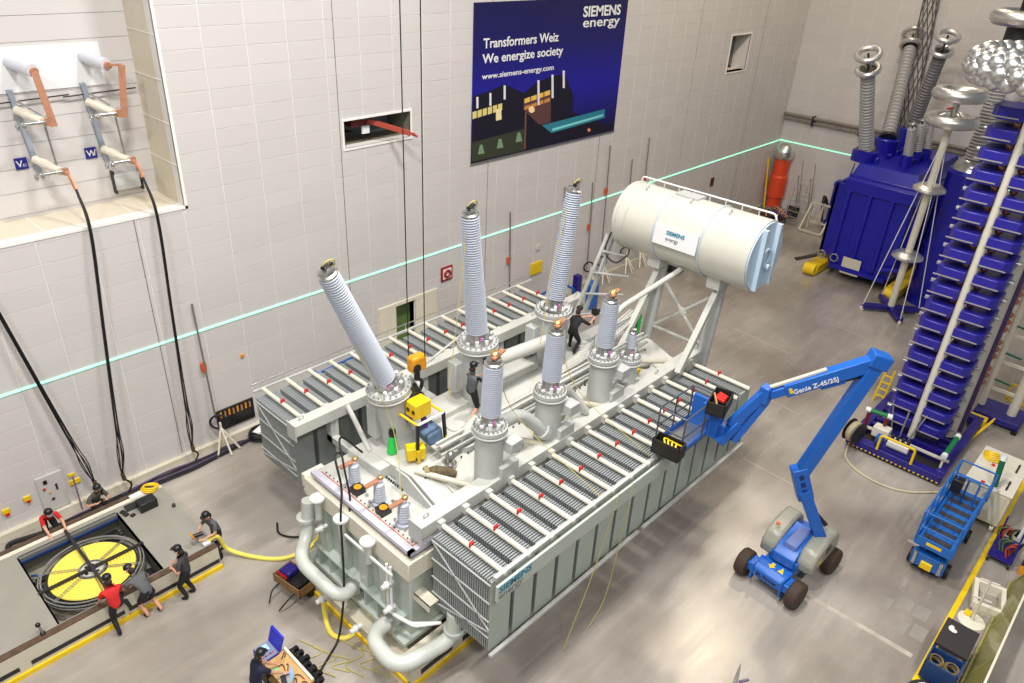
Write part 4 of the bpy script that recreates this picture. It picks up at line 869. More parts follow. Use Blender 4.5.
# crown of spheres
cc = m0 + V((.6, -.1, 13.05)); MB().torus(cc, (0, 0, 1), 1.8, .24, 40, 10).build('crown_core', M_steel, IG)
sp = None
for j, ang in enumerate((-55, -8, 36, 80)):
    rr = 1.8 + .38 * math.cos(math.radians(ang)); zz_ = .36 * math.sin(math.radians(ang)); n_ = 27
    for k in range(n_):
        a = 2 * math.pi * (k + .5 * (j % 2)) / n_; c = cc + V((rr * math.cos(a), rr * math.sin(a), zz_))
        if sp is None: sp = MB().sphere(c, .26, 14, 10, (1, 1, .92)).build('crown_sphere', M_alu, IG); sp0 = c
        else:
            o = sp.copy(); COL.objects.link(o); put(o, ORG[sp.name] + (c - sp0), IG)
for k in range(6): a = k * math.pi / 3; MB().cyl(cc + V((.2 * math.cos(a), .2 * math.sin(a), 0)), cc + V((1.7 * math.cos(a), 1.7 * math.sin(a), 0)), .06, n=8).build('crown_spoke', M_steel, IG)
# base equipment of the generator
def resistor(p, q, m1, nm, lab):
    g = thing(nm, lab, 'resistor', (V(p).x, V(p).y, min(V(p).z, V(q).z))); MB().cyl(p, q, .085, n=14).build('resistor_tube', m1, g)
    for e, f in ((p, q), (q, p)): d = (V(e) - V(f)).normalized(); MB().cyl(V(e) - d * .02, V(e) + d * .14, .1, n=14).build('end_cap', M_white, g)
    return g
M_gres = mat('green_resistor', srgb(28, 120, 66), .35)
a, c = pz(870, 410, 1.3), pz(888, 416, 1.25)
resistor(a, c, M_gres, 'charging_resistor', 'green tube resistor on two dark red posts at the tower base')
for p in (a, c): MB().cyl((p.x, p.y, .4), (p.x, p.y, p.z - .08), .07, n=10).build('red_post', mat('dark_red', srgb(110, 24, 30), .4), base)
a, c = pz(945, 455, .95), pz(957, 438, 1.15)
resistor(a, c, M_gres, 'discharge_resistor', 'green tube resistor leaning at the near corner of tower base')
MB().cyl((a.x, a.y, .4), a, .04).build('resistor_leg', M_ivory, base)
p = pz(852, 438, .55); g = thing('cable_reel', 'small reel of beige cable at the corner of the tower base', 'cable reel', p)
MB().torus(p + V((0, 0, .3)), (.3, 1, 0), .27, .13, 24, 8).build('cable_coil', mat('beige_cable', srgb(170, 160, 130), .6, var=.2, scale=20), g)
for s in (-1, 1): MB().cyl(p + V((.05 * s, .17 * s, .3)), p + V((.055 * s, .19 * s, .3)), .42, n=20).build('reel_flange', M_dark, g)
p = pz(880, 436, .42); g = tag(MB().bb(p + V((-.2, -.28, 0)), p + V((.2, .28, .4))).build('control_box', M_ivory, bevel=.03), 'ivory control box on the tower base near cable reel', 'box')
p = pz(896, 452, .42); g = thing('motor_unit', 'small drive motor with white body and yellow guard on tower base', 'motor', p)
MB().cyl(p + V((0, .35, .25)), p + V((0, -.35, .25)), .17, n=16).build('motor_body', M_white, g)
MB().bb(p + V((-.25, -.5, 0)), p + V((.2, .5, .1))).build('motor_bed', M_navy, g)
MB().tube(arc([p + V((-.35, .55, 0)), p + V((-.35, .55, .6)), p + V((-.35, -.6, .6)), p + V((-.35, -.6, 0))], .1, 3), .045, 8).build('yellow_guard', M_yellow, g)
for k in range(4): MB().cyl(p + V((.2, .3 - .18 * k, .1)), p + V((.2, .3 - .18 * k, .5)), .06, n=8).build('bushing_pin', M_dark, g)
MB().bb(p + V((-.1, .5, .1)), p + V((.15, .75, .35))).build('blue_pump', M_boom, g)
for k, (x, y) in enumerate(((-.55, .6), (-.1, .4), (.1, .1))):
    MB().cyl(m0 + V((-.5, .55 - .3 * k, .5)), m0 + V((-.1, .9 - .6 * k, 1.6)), .03, n=6).build('stay_rod', M_steel, IG)
p = pz(877, 402, 0); g = thing('yellow_step_ladder', 'small yellow step ladder behind the boom at the tower base', 'ladder', p)
q1 = p + V((.1, -.1, 1.5))
for s in (-1, 1): MB().bar(p + V((0, .18 * s, 0)), q1 + V((0, .15 * s, 0)), .06, .06).build('ladder_rail', M_yellow, g)
for k in range(4): t_ = .2 + k * .2; MB().bar(p.lerp(q1, t_) + V((0, .17, 0)), p.lerp(q1, t_) + V((0, -.17, 0)), .05, .05).build('rung', M_yellow, g)
p = pz(970, 440, 0); g = thing('yellow_step_ladder', 'yellow railing ladder lying beside the tower base near the beige cabinets', 'ladder', p)
q1 = pz(994, 420, .5)
for s in (-1, 1): MB().bar(p + V((.12 * s, 0, .05)), q1 + V((.12 * s, 0, 0)), .05, .05).build('ladder_rail', M_yellow, g)
for k in range(6): t_ = .08 + k * .16; MB().bar(p.lerp(q1, t_) + V((.12, 0, .03)), p.lerp(q1, t_) + V((-.12, 0, .03)), .04, .04).build('rung', M_yellow, g)
# hose from the tower base along the floor
MB().tube(catmull([pz(848, 446, .05), pz(846, 458, .04), pz(860, 473, .04), pz(885, 486, .04), pz(910, 492, .04), pz(940, 492, .04)], 6), .035, 6).build('floor_hose', mat('beige_hose', srgb(196, 190, 160), .5), None)
tag(bpy.context.scene.objects['floor_hose'], 'thin beige hose curving over floor in front of tower base', 'hose')
# ---- second mast with copper spheres at the right edge
s0 = V((31.0, -18.7, 0)); SM = thing('sphere_gap_mast', 'ivory twin column mast with copper spheres at the right edge behind the tower', 'measuring mast', s0)
MB().bb(s0 + V((-.7, -.8, .15)), s0 + V((.7, .8, .4))).build('base', M_navy, SM, bevel=.03)
MB().cyl(s0 + V((0, -.35, .4)), s0 + V((0, -.35, 9)), .17, n=18).build('column', M_ivory, SM); MB().cyl(s0 + V((0, .7, .4)), s0 + V((0, .7, 9)), .12, n=16).build('column', M_ivory, SM)
for k in range(7):
    z = 1.2 + k * 1.15; MB().bar(s0 + V((0, -.35, z)), s0 + V((0, .7, z)), .12, .1).build('rung', M_ivory, SM)
    for j in range(3): MB().sphere(s0 + V((-.1, .95, z + .15 + .3 * j)), .13, 10, 7).build('copper_sphere', MATS['gap_copper'], SM)
    MB().bar(s0 + V((-.05, .6, z + .4)), s0 + V((-.05, .05, z + .35)), .06, .06).build('teal_bar', MATS['teal_resistor'], SM)
for s in (-1, 1): MB().cyl(s0 + V((.7 * s, -.7, 0)), s0 + V((.7 * s, -.7, .16)), .1, n=12).build('castor', M_black, SM)
MB().bb(s0 + V((-1.3, .2, .05)), s0 + V((-.9, .8, .4))).build('yellow_block', M_yellow, SM, bevel=.03)
p = pz(1016, 405, 0); g = thing('yellow_barrier', 'yellow folding barrier frame at the right edge of hall', 'barrier', p)
b0, b1 = p + V((0, .4, .1)), p + V((0, -.6, .1))
for z in (0, .7): MB().bar(b0 + V((0, 0, z)), b1 + V((0, 0, z)), .07, .07).build('rail', M_yellow, g)
for k in range(3): MB().bar(b0.lerp(b1, k / 2), b0.lerp(b1, k / 2) + V((0, 0, .7)), .07, .07).build('post', M_yellow, g)
for k in range(2): MB().bar(b0.lerp(b1, k / 2), b0.lerp(b1, (k + 1) / 2) + V((0, 0, .7)), .06, .06).build('diagonal', M_yellow, g)
# ---- beige cabinets
for k, (x0c, x1c) in enumerate(((23.6, 24.75), (24.8, 26.0))):
    g = thing('beige_cabinet', ('beige wheeled cabinet touching the scissor lift' if k == 0 else 'beige wheeled cabinet with coiled yellow cable on top') , 'cabinet', ((x0c + x1c) / 2, -19.75, 0), 'beige cabinets')
    cb = MB().bb((x0c, -20.4, .3), (x1c, -19.1, 1.5)).build('body', mat('cabinet_beige', srgb(214, 206, 178), .45, var=.05), g, bevel=.03)
    MB().bb((x0c - .02, -20.42, 1.46), (x1c + .02, -19.08, 1.52)).build('top', M_cream, g, bevel=.01)
    for kk in range(2): MB().bb((x0c + .25 + .3 * kk, -20.2, 1.52), (x0c + .5 + .3 * kk, -20.15, 1.56)).build('handle', M_dark, g)
    MB().bb((x0c - .015, -20.3, .4), (x0c, -19.2, 1.4)).build('front_panel', M_beige, g)
    for y in (-20.25, -19.25):
        for x in (x0c + .15, x1c - .15): MB().cyl((x, y - .05, .12), (x, y + .05, .12), .12, n=14).bb((x - .05, y - .06, .15), (x + .05, y + .06, .3)).build('castor', M_ivory, g)
    MB().bb((x0c + .1, -19.6, 1.52), (x0c + .2, -19.5, 1.56)).build('red_socket', M_red, g)
c = V((25.35, -19.45, 1.57)); g = thing('coiled_cable', 'coil of yellow cable lying on the beige cabinet', 'cable', c)
for k in range(4): MB().torus(c + V((.02 * k, .03 * k, .03 * k)), (.1 * k, .1, 1), .26 - .02 * k, .03, 24, 6).build('cable_turn', M_yellow, g)
a, c = pz(994, 487, 1.55), pz(1003, 460, 2.4); g = resistor(a, c, mat('dark_green', srgb(20, 96, 70), .35), 'green_resistor', 'tall dark green tube resistor standing on beige cabinet'); 
# ---- orange capacitor column in the far corner
c = V((47.7, -.82, 0)); g = thing('orange_column', 'orange capacitor column with silver sphere top in the far corner', 'capacitor', c)
M_or = mat('orange_red', srgb(222, 74, 36), .4, var=.04)
MB().lathe(c, (0, 0, 1), [(0, .75), (.15, .75), (.2, .6), (.3, .6)], 24).build('foot', M_steel, g)
MB().lathe(c + V((0, 0, .3)), (0, 0, 1), [(0, .45), (.6, .45), (.65, .56), (2.0, .56), (2.1, .48), (3.1, .48)], 28).build('column_body', M_or, g)
MB().sphere(c + V((0, 0, 3.85)), .62, 24, 16).build('sphere_electrode', M_alu, g)
MB().bar(c + V((-.6, .3, .2)), c + V((-.4, .8, 3.4)), .08, .04).build('yellow_stick', M_yellow, g)
# ---- wheeled platform ladder, frames and blue pump by the end wall
def wheel_ladder(p, lab):
    g = thing('platform_ladder', lab, 'ladder', p); h = 3.0
    for s in (-.4, .4):
        MB().cyl(p + V((.9, s, 0)), p + V((.0, s, h)), .03, n=6).build('stile', M_alu, g); MB().cyl(p + V((-.8, s, 0)), p + V((-.1, s, h)), .03, n=6).build('stile', M_alu, g)
        MB().cyl(p + V((1.0, s, .9)), p + V((.1, s, h + .9)), .025, n=6).build('hand_rail', M_alu, g)
    for k in range(9): t_ = k / 9 + .06; c0 = (p + V((-.8, 0, 0))).lerp(p + V((-.1, 0, h)), t_); MB().bar(c0 + V((0, -.4, 0)), c0 + V((0, .4, 0)), .08, .03).build('rung', M_alu, g)
    for k in range(3): MB().bar(p + V((-.6 + .1 * k, -.4, .6 + .8 * k)), p + V((.8 - .2 * k, -.4, .3 + .8 * k)), .03).build('brace', M_alu, g)
    return g
wheel_ladder(V((46.5, -3.0, 0)), 'aluminium platform ladder on wheels by the orange column')
p = V((45.6, -1.9, 0)); g = thing('equipment_cart', 'low cart of tangled leads at the foot of the platform ladder', 'cart', p)
MB().bb(p + V((-.9, -.8, .3)), p + V((.9, .8, .38))).build('cart_deck', M_dark, g)
for k in range(14):
    a = V((random.uniform(-.8, .8), random.uniform(-.7, .7), .4)); MB().tube(catmull([p + a, p + a + V((.2, .1, .25)), p + a + V((.3, -.3, .1)), p + a + V((.0, -.2, .15))], 4), .045, 5).build('lead', (mat('purple_lead', srgb(96, 60, 110), .6), M_copper, M_dark)[k % 3], g)
for x in (-.7, .7):
    for y in (-.7, .7): MB().cyl(p + V((x, y - .04, .12)), p + V((x, y + .04, .12)), .12, n=12).bb(p + V((x - .03, y - .03, .1)), p + V((x + .03, y + .03, .32))).build('castor', M_white, g)
p = V((47.4, -5.0, 0)); g = thing('blue_pump', 'blue upright pump with black hose near the end wall', 'pump', p)
MB().bb(p + V((-.4, -.4, 0)), p + V((.4, .4, .5))).build('pump_base', M_blue, g, bevel=.03)
MB().lathe(p + V((0, 0, .5)), (0, 0, 1), [(0, .4), (2.1, .4), (2.2, .44), (2.4, .44), (2.55, .3)], 22).build('pump_cylinder', mat('pump_blue', srgb(30, 50, 160), .35), g)
MB().tube(catmull([p + V((-.45, .5, .4)), p + V((-.6, .6, 1.6)), p + V((-.3, .7, 1.9)), p + V((-.2, .4, 1.3))], 6), .1, 8).build('black_hose', M_black, g)
p = V((46.4, -4.6, 0)); g = thing('beige_trolley', 'beige angle frame trolley standing before the blue pump', 'trolley', p)
for a, b_ in (((0, .7, 0), (0, .7, 1.6)), ((0, -.7, 0), (0, -.7, 1.6)), ((0, .7, 1.6), (0, -.7, 1.6)), ((0, .7, .4), (0, -.7, .4)), ((0, -.7, 1.6), (-1.2, -.7, .1)), ((0, .7, 1.6), (-1.2, .7, .1)), ((-1.2, .7, .1), (-1.2, -.7, .1)), ((0, 0, .4), (0, 0, 1.6))):
    MB().bar(p + V(a), p + V(b_), .1, .1).build('frame_bar', M_beige, g)
for k, (x, y) in enumerate(((42.0, -1.8), (40.6, -1.5), (47.6, -2.3))):
    g = thing('spare_part_box', ('orange parts box behind the conservator', 'dark red parts box left of the orange column', 'black motor block at the wall right of the orange column')[k], 'box', (x, y, 0))
    tray(V((x, y, 0)), .6, .4, .5, .2 * k).build('crate', (M_or, M_brown, M_dark)[k], g)
    for j in range(3): MB().cyl(V((x - .3 + .3 * j, y - .2, .2)), V((x - .25 + .3 * j, y + .2, .45)), .12, n=10).build('spare_part', (M_brown, M_copper, M_dark)[k], g)
# ---- pipes on the end wall
for z, r_ in ((6.15, .11), (5.85, .07)):
    o = MB().cyl((HX - .25, -.02, z), (HX - .25, -20, z), r_, n=12).build('wall_pipe', mat('wall_pipe_grey', srgb(126, 122, 112), .5), wall_right)
for k in range(6): MB().bb((HX - .4, -3.0 * k - 2.0, 5.7), (HX, -3.0 * k - 1.9, 6.3)).build('pipe_bracket', M_dark, wall_right)
# ================================================================ left side: hose reel wagon, cables, wall equipment
WT = .78; PX0, PX1, PY0, PY1 = 1.95, 4.45, -5.02, -2.05
WG = thing('transport_wagon', 'long low beige transport wagon with yellow bottom edge and open reel pit', 'wagon', (2.4, -3.4, 0))
wx0, wx1, wy0, wy1 = -2.0, 5.88, -5.25, -1.55
M_deck = mat('wagon_deck', srgb(150, 147, 137), .45, var=.06, scale=1.2)
dk = MB()
for (a, b_, c, d) in rect_minus((wx0, wx1, wy0 + .2, wy1 - .2), [(PX0, PX1, PY0, PY1)]): dk.bb((a, c, WT - .1), (b_, d, WT))
dk = dk.build('deck', M_deck, WG, smooth=0)
MB().bb((wx0, wy0, .12), (wx1, wy0 + .22, WT - .01)).build('side_beam', M_beige, WG, bevel=.02)
MB().bb((wx0, wy0 + .0, WT - .015), (wx1, wy0 + .2, WT + .01)).build('rail_strip', M_brown, WG)
MB().bb((wx0, wy1 - .22, .12), (wx1, wy1, WT - .01)).build('side_beam', M_beige, WG, bevel=.02)
MB().bb((wx0, wy1 - .14, WT - .015), (wx1, wy1, WT + .03)).build('rail_strip', M_brown, WG)
MB().bb((wx0, wy1 - .3, WT), (wx1, wy1 - .16, WT + .012)).build('pale_strip', M_cream, WG)
MB().bb((wx0, wy0 - .05, 0), (wx1 + .02, wy0 + .04, .13)).build('edge_bumper', M_yellow, WG)
for a, b_ in ((-1.8, .9), (1.15, 3.3), (3.4, 5.85)): MB().bb((a, wy0 - .012, .24), (b_, wy0 + .02, .36)).build('slot', M_glossblack, WG)
MB().bb((wx1 - .2, wy0 + .22, .12), (wx1, wy1 - .22, WT - .1)).build('end_beam', M_beige, WG)
MB().bb((PX0, PY0, .1), (PX1, PY1, .14)).build('pit_floor', mat('pit_floor', srgb(140, 136, 122), .7, var=.2), WG)
for a, b_ in (((PX0 - .04, PY0, .14), (PX0, PY1, WT)), ((PX1, PY0, .14), (PX1 + .04, PY1, WT)), ((PX0, PY1, .14), (PX1, PY1 + .04, WT))): MB().bb(a, b_).build('pit_wall', mat('pit_steel', srgb(98, 96, 88), .6), WG)
MB().bb((PX0, PY1 - .1, WT - .1), (PX1, PY1, WT + .005)).build('pit_edge', mat('edge_steel', srgb(110, 110, 104), .5), WG)
MB().bb((PX0, PY1 - .15, WT - .14), (PX1, PY1 - .11, WT - .08)).build('blue_rail', mat('rail_blue', srgb(30, 60, 120), .4), WG)
RC = V((3.17, -3.72, .6)); RL = thing('hose_reel', 'round reel of coiled yellow hose lying flat in the wagon pit', 'hose reel', RC - V((0, 0, .46)))
M_hose = mat('yellow_hose', srgb(240, 222, 96), .5, var=.05, scale=9)
tu = []
for i in range(420):
    t_ = i / 419; r_ = .34 + t_ * .68; a = t_ * 2 * math.pi * 9; tu.append(RC + V((r_ * math.cos(a), r_ * math.sin(a), .12)))
MB().tube(tu, .038, 6).build('coiled_hose', M_hose, RL)
MB().cyl(RC, RC + V((0, 0, .06)), 1.1, n=40).build('reel_disc', M_dark, RL)
MB().cyl(RC + V((0, 0, .05)), RC + V((0, 0, .14)), .3, n=28).build('hub_disc', mat('hub_grey', srgb(190, 188, 176), .4), RL)
MB().torus(RC + V((0, 0, .16)), (0, 0, 1), .3, .025, 32, 6).build('hub_ring', M_steel, RL)
for k in range(4): a = k * 1.57 + .5; MB().cyl(RC + V((.18 * math.cos(a), .18 * math.sin(a), .14)), RC + V((.18 * math.cos(a), .18 * math.sin(a), .15)), .045, n=10).build('hub_hole', M_glossblack, RL)
MB().cyl(RC + V((0, 0, .1)), RC + V((0, 0, .24)), .1, n=16).build('hub_boss', M_glossblack, RL)
for R_, z in ((1.17, .17), (1.24, .12), (1.24, .02)): MB().torus(RC + V((0, 0, z)), (0, 0, 1), R_, .022, 48, 6).build('rim_ring', M_steel, RL)
for k in range(6):
    a = k * math.pi / 3 + .45; d = V((math.cos(a), math.sin(a), 0)); s_ = V((-d.y, d.x, 0)) * .03
    for q_ in (-1, 1): MB().cyl(RC + d * .32 + s_ * q_ + V((0, 0, .18)), RC + d * 1.22 + s_ * q_ + V((0, 0, .17)), .011, n=5).build('spoke', M_steel, RL)
for a, b_ in (((PX0 - .05, RC.y - .02, WT + .02), (PX1 + .05, RC.y - .02, WT + .02)), ((RC.x, PY0 - .05, WT + .06), (RC.x, PY1 + .15, WT + .06))): MB().bar(a, b_, .075, .06, up=(0, 0, 1)).build('cross_beam', M_dark, RL)
for (x, y, w_, d_, h_, m, nm, lb) in ((4.1, -2.4, .4, .25, .3, M_glossblack, 'drive_motor', 'black drive motor in the far right corner of the reel pit'), (4.25, -4.55, .28, .5, .25, M_glossblack, 'drive_gearbox', 'black gearbox in the near right corner of the reel pit'), (2.25, -2.6, .35, .14, .12, M_dark, 'pit_bracket', 'dark bracket in the far left corner of the reel pit')):
    g = thing(nm, lb, 'machine part', (x, y, .14)); MB().bb((x - w_ / 2, y - d_ / 2, .14), (x + w_ / 2, y + d_ / 2, .14 + h_)).build('housing', m, g, bevel=.03)
    MB().cyl((x - w_ / 2 - .1, y, .14 + h_ / 2), (x + w_ / 2 + .1, y, .14 + h_ / 2), h_ * .3, n=12).build('shaft', M_dark, g)
o = MB().tube(catmull([(2.05, -2.4, .3), (2.15, -2.7, .45), (2.1, -3.0, .3), (2.2, -3.3, .2), (2.15, -3.6, .25)], 5), .03, 6).build('blue_hose', mat('blue_hose', srgb(50, 100, 160), .5)); tag(o, 'thin blue hose in the left side of the reel pit', 'hose')
# yellow hose leaving the wagon toward the transformer
hp = [V((5.75, -4.95, .85)), V((6.0, -5.0, .9)), pz(228, 549, .25), pz(255, 557, .06), pz(285, 558, .06), pz(312, 545, .06), pz(325, 522, .06), pz(322, 518, .06)]
o = MB().tube(catmull(hp, 8), .06, 8).build('yellow_oil_hose', M_hose); tag(o, 'thick yellow hose running over floor from wagon to transformer', 'hose')
hp = [pz(323, 600, .8), pz(326, 620, .1), pz(332, 634, .06), pz(345, 638, .06), pz(357, 630, .1), pz(372, 612, .5)]
o = MB().tube(catmull(hp, 8), .065, 8).build('yellow_oil_hose', M_hose); tag(o, 'short thick yellow hose looping at the yellow edge of transformer base', 'hose')
o = MB().tube(catmull([pz(277, 523, .05), pz(279, 533, .04), pz(292, 537, .04), pz(312, 536, .04)], 6), .03, 6).build('black_cable', M_black); tag(o, 'short black cable curling on floor left of the transformer', 'cable')
o = MB().tube(catmull([pz(297, 566, .05), pz(303, 575, .04), pz(316, 562, .04), pz(330, 557, .05), pz(338, 560, .3)], 6), .03, 6).build('black_cable', M_black); tag(o, 'black cable on floor behind the bent return pipe', 'cable')
o = MB().tube(catmull([V((8.2, -8.2, 4.4)), V((7.75, -8.5, 4.75)), V((7.6, -8.9, 4.1)), V((7.35, -9.15, 3.4)), V((7.2, -9.3, 1.6)), pz(342, 617, .6), pz(338, 640, .06), pz(330, 655, .04), pz(320, 672, .04), pz(314, 690, .04)], 8), .028, 6).build('black_test_lead', M_black); tag(o, 'long black test lead hanging down the tank end to the floor', 'cable')
o = MB().tube(catmull([V((8.6, -8.4, 4.35)), V((8.2, -8.1, 4.85)), V((7.9, -8.6, 4.5)), V((7.75, -9.0, 3.75)), V((7.6, -9.1, 3.3))], 8), .026, 6).build('black_test_lead', M_black); tag(o, 'short black test lead looped over the small bushings', 'cable')
for k in range(6):
    p = pz(300 + 14 * k, 640 + 7 * (k % 3), .03); q = pz(322 + 14 * k, 672 + 5 * (k % 2), .03)
    o = MB().tube(catmull([p, p.lerp(q, .4) + V((.25, -.2, 0)), p.lerp(q, .7) + V((-.2, .2, 0)), q], 6), .012, 5).build('thin_yellow_lead', MY); tag(o, 'thin yellow measuring lead lying on floor beside the test cart', 'cable', 'thin yellow floor leads')
# ---- wheelbarrow-like cart left of transformer
p = pz(297, 592, 0); g = thing('wooden_cart', 'flat wooden tool cart with blue bag behind the bent pipe', 'cart', p)
T3 = Matrix.Translation(p) @ Matrix.Rotation(.15, 4, 'Z')
t_ = MB(T3)
t_.bb((-.28, -.5, .35), (.28, .5, .39)).bb((-.3, -.52, .35), (-.27, .52, .62)).bb((.27, -.52, .35), (.3, .52, .62)).bb((-.3, -.52, .35), (.3, -.49, .62)).bb((-.3, .49, .35), (.3, .52, .62)); t_.build('wooden_tray', mat('dark_plywood', srgb(140, 104, 62), .6, var=.15), g)
for s in (-1, 1): MB(T3).tube(arc([(-.25, .3 * s, .4), (-.55, .3 * s, .35), (-.75, .2 * s, .1)], .1, 3), .022, 6).build('handle', M_dark, g)
for y in (-.4, .4): MB(T3).cyl((.15, y - .04, .14), (.15, y + .04, .14), .14, n=14).bar((.15, y, .14), (.15, y, .36), .05).build('wheel', M_black, g)
MB(T3).bb((-.2, -.35, .39), (.2, .15, .55)).build('dark_case', M_glossblack, g)
bl = thing('blue_tool_bag', 'blue and red tool bag lying in the wooden cart', 'bag', p + V((0, .1, .55)))
MB(T3).bb((-.18, .05, .56), (.2, .42, .74)).build('bag', M_navy, bl, bevel=.05)
for k in range(3): MB(T3).tube([( -.2, .1 + .12 * k, .6), (-.22, .15 + .12 * k, .7)], .03, 6).build('red_grip', M_red, bl)
# ---- rail and wooden beam at floor behind transformer
o = MB().bar(pz(322, 583, .25), pz(343, 567, .25), .18, .12).build('wooden_beam', mat('old_timber', srgb(120, 92, 60), .7, var=.2)); tag(o, 'short timber beam lying on transformer base end', 'beam')
# ---- niche bushings with copper bars and hanging cables
def shape_phase(dx, lab, letter, lab2):
    g = thing('wall_bushing_set', lab, 'bushing set', (5.9 + dx, 1.75, 9.2))
    a, b_ = V((5.75 + dx, 1.75, 12.4)), V((6.0 + dx, 0.9, 12.28))
    b1 = MB().cyl(a, b_, .16, n=18).build('upper_insulator', mat('insulator_white', srgb(206, 208, 216), .35), g)
    MB().cyl(b_, b_ + (b_ - a).normalized() * .1, .09).build('end_cap', M_copper, b1)
    c = V((6.1 + dx, 0.65, 10.95))
    MB().tube([b_ + V((0, -.05, 0)), b_ + V((.0 if letter == 'V' else .3, -.1, 0)), c + V((.05, -.05, .1))] if letter == 'W' else [b_ + V((0, -.05, 0)), c + V((.0, -.05, .1))], .001, 4) 
    cu = MB(); s1 = b_ + V((0, -.1, 0)); s2 = s1 + V((.33, -.05, 0)) if letter == 'W' else s1
    if letter == 'W': cu.bar(s1, s2, .04, .06)
    cu.bar(s2, c + V((.0, 0, 0)), .05, .16); cu.build('copper_bar', M_copper, g)
    post = MB().bar((5.55 + dx, 1.65, 11.75), (5.75 + dx, 1.65, 9.6), .12, .16, up=(0, 1, 0)).build('mounting_post', mat('post_grey', srgb(150, 160, 172), .5), g)
    for zz_, xx, lab_ in ((11.25, 5.6, 'mid_insulator'), (9.95, 5.72, 'lower_insulator')):
        s_ = V((xx + dx, 1.6, zz_)); e_ = s_ + V((.3, -.85, -.18)); io = MB().lathe(s_, e_ - s_, [(0, .12), (.1, .1), (.35, .13), (.6, .1), (.92, .12)], 16).build(lab_, M_ivory, g)
        MB().cyl(e_ + V((-.5, 0, 0)), e_ + V((.12, 0, 0)), .05).build('contact_rod', M_steel, io)
        MB().box(e_ + V((.1, -.05, 0)), (.12, .12, .18)).build('copper_clamp', M_copper, io)
        for q_ in (-.6, -.45): MB().torus(e_ + V((q_, 0, -.05)), (1, 0, 0), .08, .03, 12, 6).build('contact_ring', M_steel, io)
    MB().tube(arc([(5.62 + dx, 1.45, 11.5), (5.95 + dx, 0.9, 11.2), (6.0 + dx, 0.9, 9.75), (5.8 + dx, 1.15, 9.6)], .1, 3), .025, 6).build('operating_rod', M_steel, g)
    MB().bar((5.0 + dx, 1.6, 11.45), (6.9 + dx, 1.6, 11.5), .03, .03).build('drive_shaft', M_dark, g)
    sg = MB().bb((5.25 + dx, 1.71, 9.72), (5.55 + dx, 1.74, 10.02)).build('phase_sign', mat('sign_blue', srgb(34, 40, 130), .4), g)
    text('lettering', letter, .24, axes((5.28 + dx, 1.7, 9.79), (1, 0, 0), (0, 0, 1)), M_white, sg, bold=.003)
    text('lettering', 'E1', .1, axes((5.42 + dx, 1.7, 9.79), (1, 0, 0), (0, 0, 1)), M_white, sg)
    e = V((6.1 + dx, 0.7, 9.78)); MB().tube(catmull([e, e + V((.04, -.15, -.1)), e + V((.06, -.35, -.42))], 5), .06, 6).build('copper_lug', M_copper, g)
    return e + V((.06, -.35, -.42))
e1 = shape_phase(0, 'copper and white wall bushing set left in the niche with blue V sign', 'V', '')
e2 = shape_phase(1.75, 'copper and white wall bushing set right in the niche with blue W sign', 'W', '')
o = thing('junction_box', 'grey steel junction box low on the niche wall', 'box', (7.85, 1.6, 8.7)); MB().bb((7.55, 1.5, 8.75), (8.25, 1.73, 9.2)).build('housing', M_grey, o, bevel=.02)
for x in (7.45, 8.2): MB().bb((x + .08, 1.53, 8.65), (x + .13, 1.73, 9.3)).build('bracket', M_dark, o)
def hanging(name, lab, top, bot, tail):
    g = thing(name, lab, 'cable', bot, 'hanging cable bundles')
    for k in range(5):
        d = V((.018 * (k - 2), .02 * ((k * 2) % 3 - 1), 0)); sw = V((.09 * math.sin(k * 2.1), -.05 * (k % 2), 0))
        mid = V((top.x * .93 + bot.x * .07, -.2, 8.35)); pts = [top + d * .6, mid + d, mid.lerp(bot, .35) + d, mid.lerp(bot, .6) + d * 1.2, mid.lerp(bot, .8) + d * 1.2 + sw * .3, mid.lerp(bot, .9) + d + sw, bot + d * .5] + [q + d * .5 for q in tail]
        MB().tube(catmull(pts, 6), .016, 6).build('cable', M_black, g)
    MB().cyl(bot + V((0, 0, .1)), bot + V((.02, 0, -.15)), .06, n=10).build('copper_joint', M_brown, g); return g
hanging('cable_bundle', 'black cable bundle hanging at the left edge of the wall', V((3.2, -.25, 8.9)), V((4.5, -.45, .85)), [V((4.6, -.5, .4))])
hanging('cable_bundle', 'black cable bundle hanging below the V sign', e1, V((5.3, -.4, .65)), [V((5.45, -.5, .35)), V((5.3, -.55, .1))])
hanging('cable_bundle', 'black cable bundle hanging below the W sign', e2, V((7.5, -.4, .6)), [V((7.6, -.5, .35)), V((7.35, -.6, .1))])
# floor cables along the wall
for k in range(14):
    yy = -.42 - .05 * (k % 7) ; zz_ = .05 + .05 * (k // 7)
    pts = [V((3.0 + .1 * k, yy - .1, zz_)), V((5.0, yy - .12 * math.sin(k), zz_)), V((6.5, yy + .05 * math.sin(k * 2), zz_)), V((7.6, yy - .05, zz_)), V((8.6 + .07 * k, -.35 - .02 * k, zz_))]
    o = MB().tube(catmull(pts, 7), .03, 6).build('floor_cable', (M_black, M_black, M_dark, mat('purple_cable', srgb(92, 74, 110), .6))[k % 4]); tag(o, 'dark cable in the bunch along the foot of the wall', 'cable', 'floor cables by the wall')
o = MB().tube(catmull([V((3.5, -1.05, .05)), V((2.6, -.95, .06)), V((2.0, -.7, .08)), V((2.1, -.45, .08)), V((2.8, -.6, .08)), V((3.9, -.75, .07))], 7), .07, 8).build('hose_loop', M_black); tag(o, 'thick black hose loop behind the red shirted worker at the wall', 'hose')
MB().bb((0.5, -.95, 0), (3.1, -.86, .01)).build('yellow_floor_strip', M_yellow, floor, smooth=0)
g = thing('yellow_cable_loop', 'yellow cable loop lying on far wagon edge beside a paper sheet', 'cable', V((5.55, -1.7, .8)))
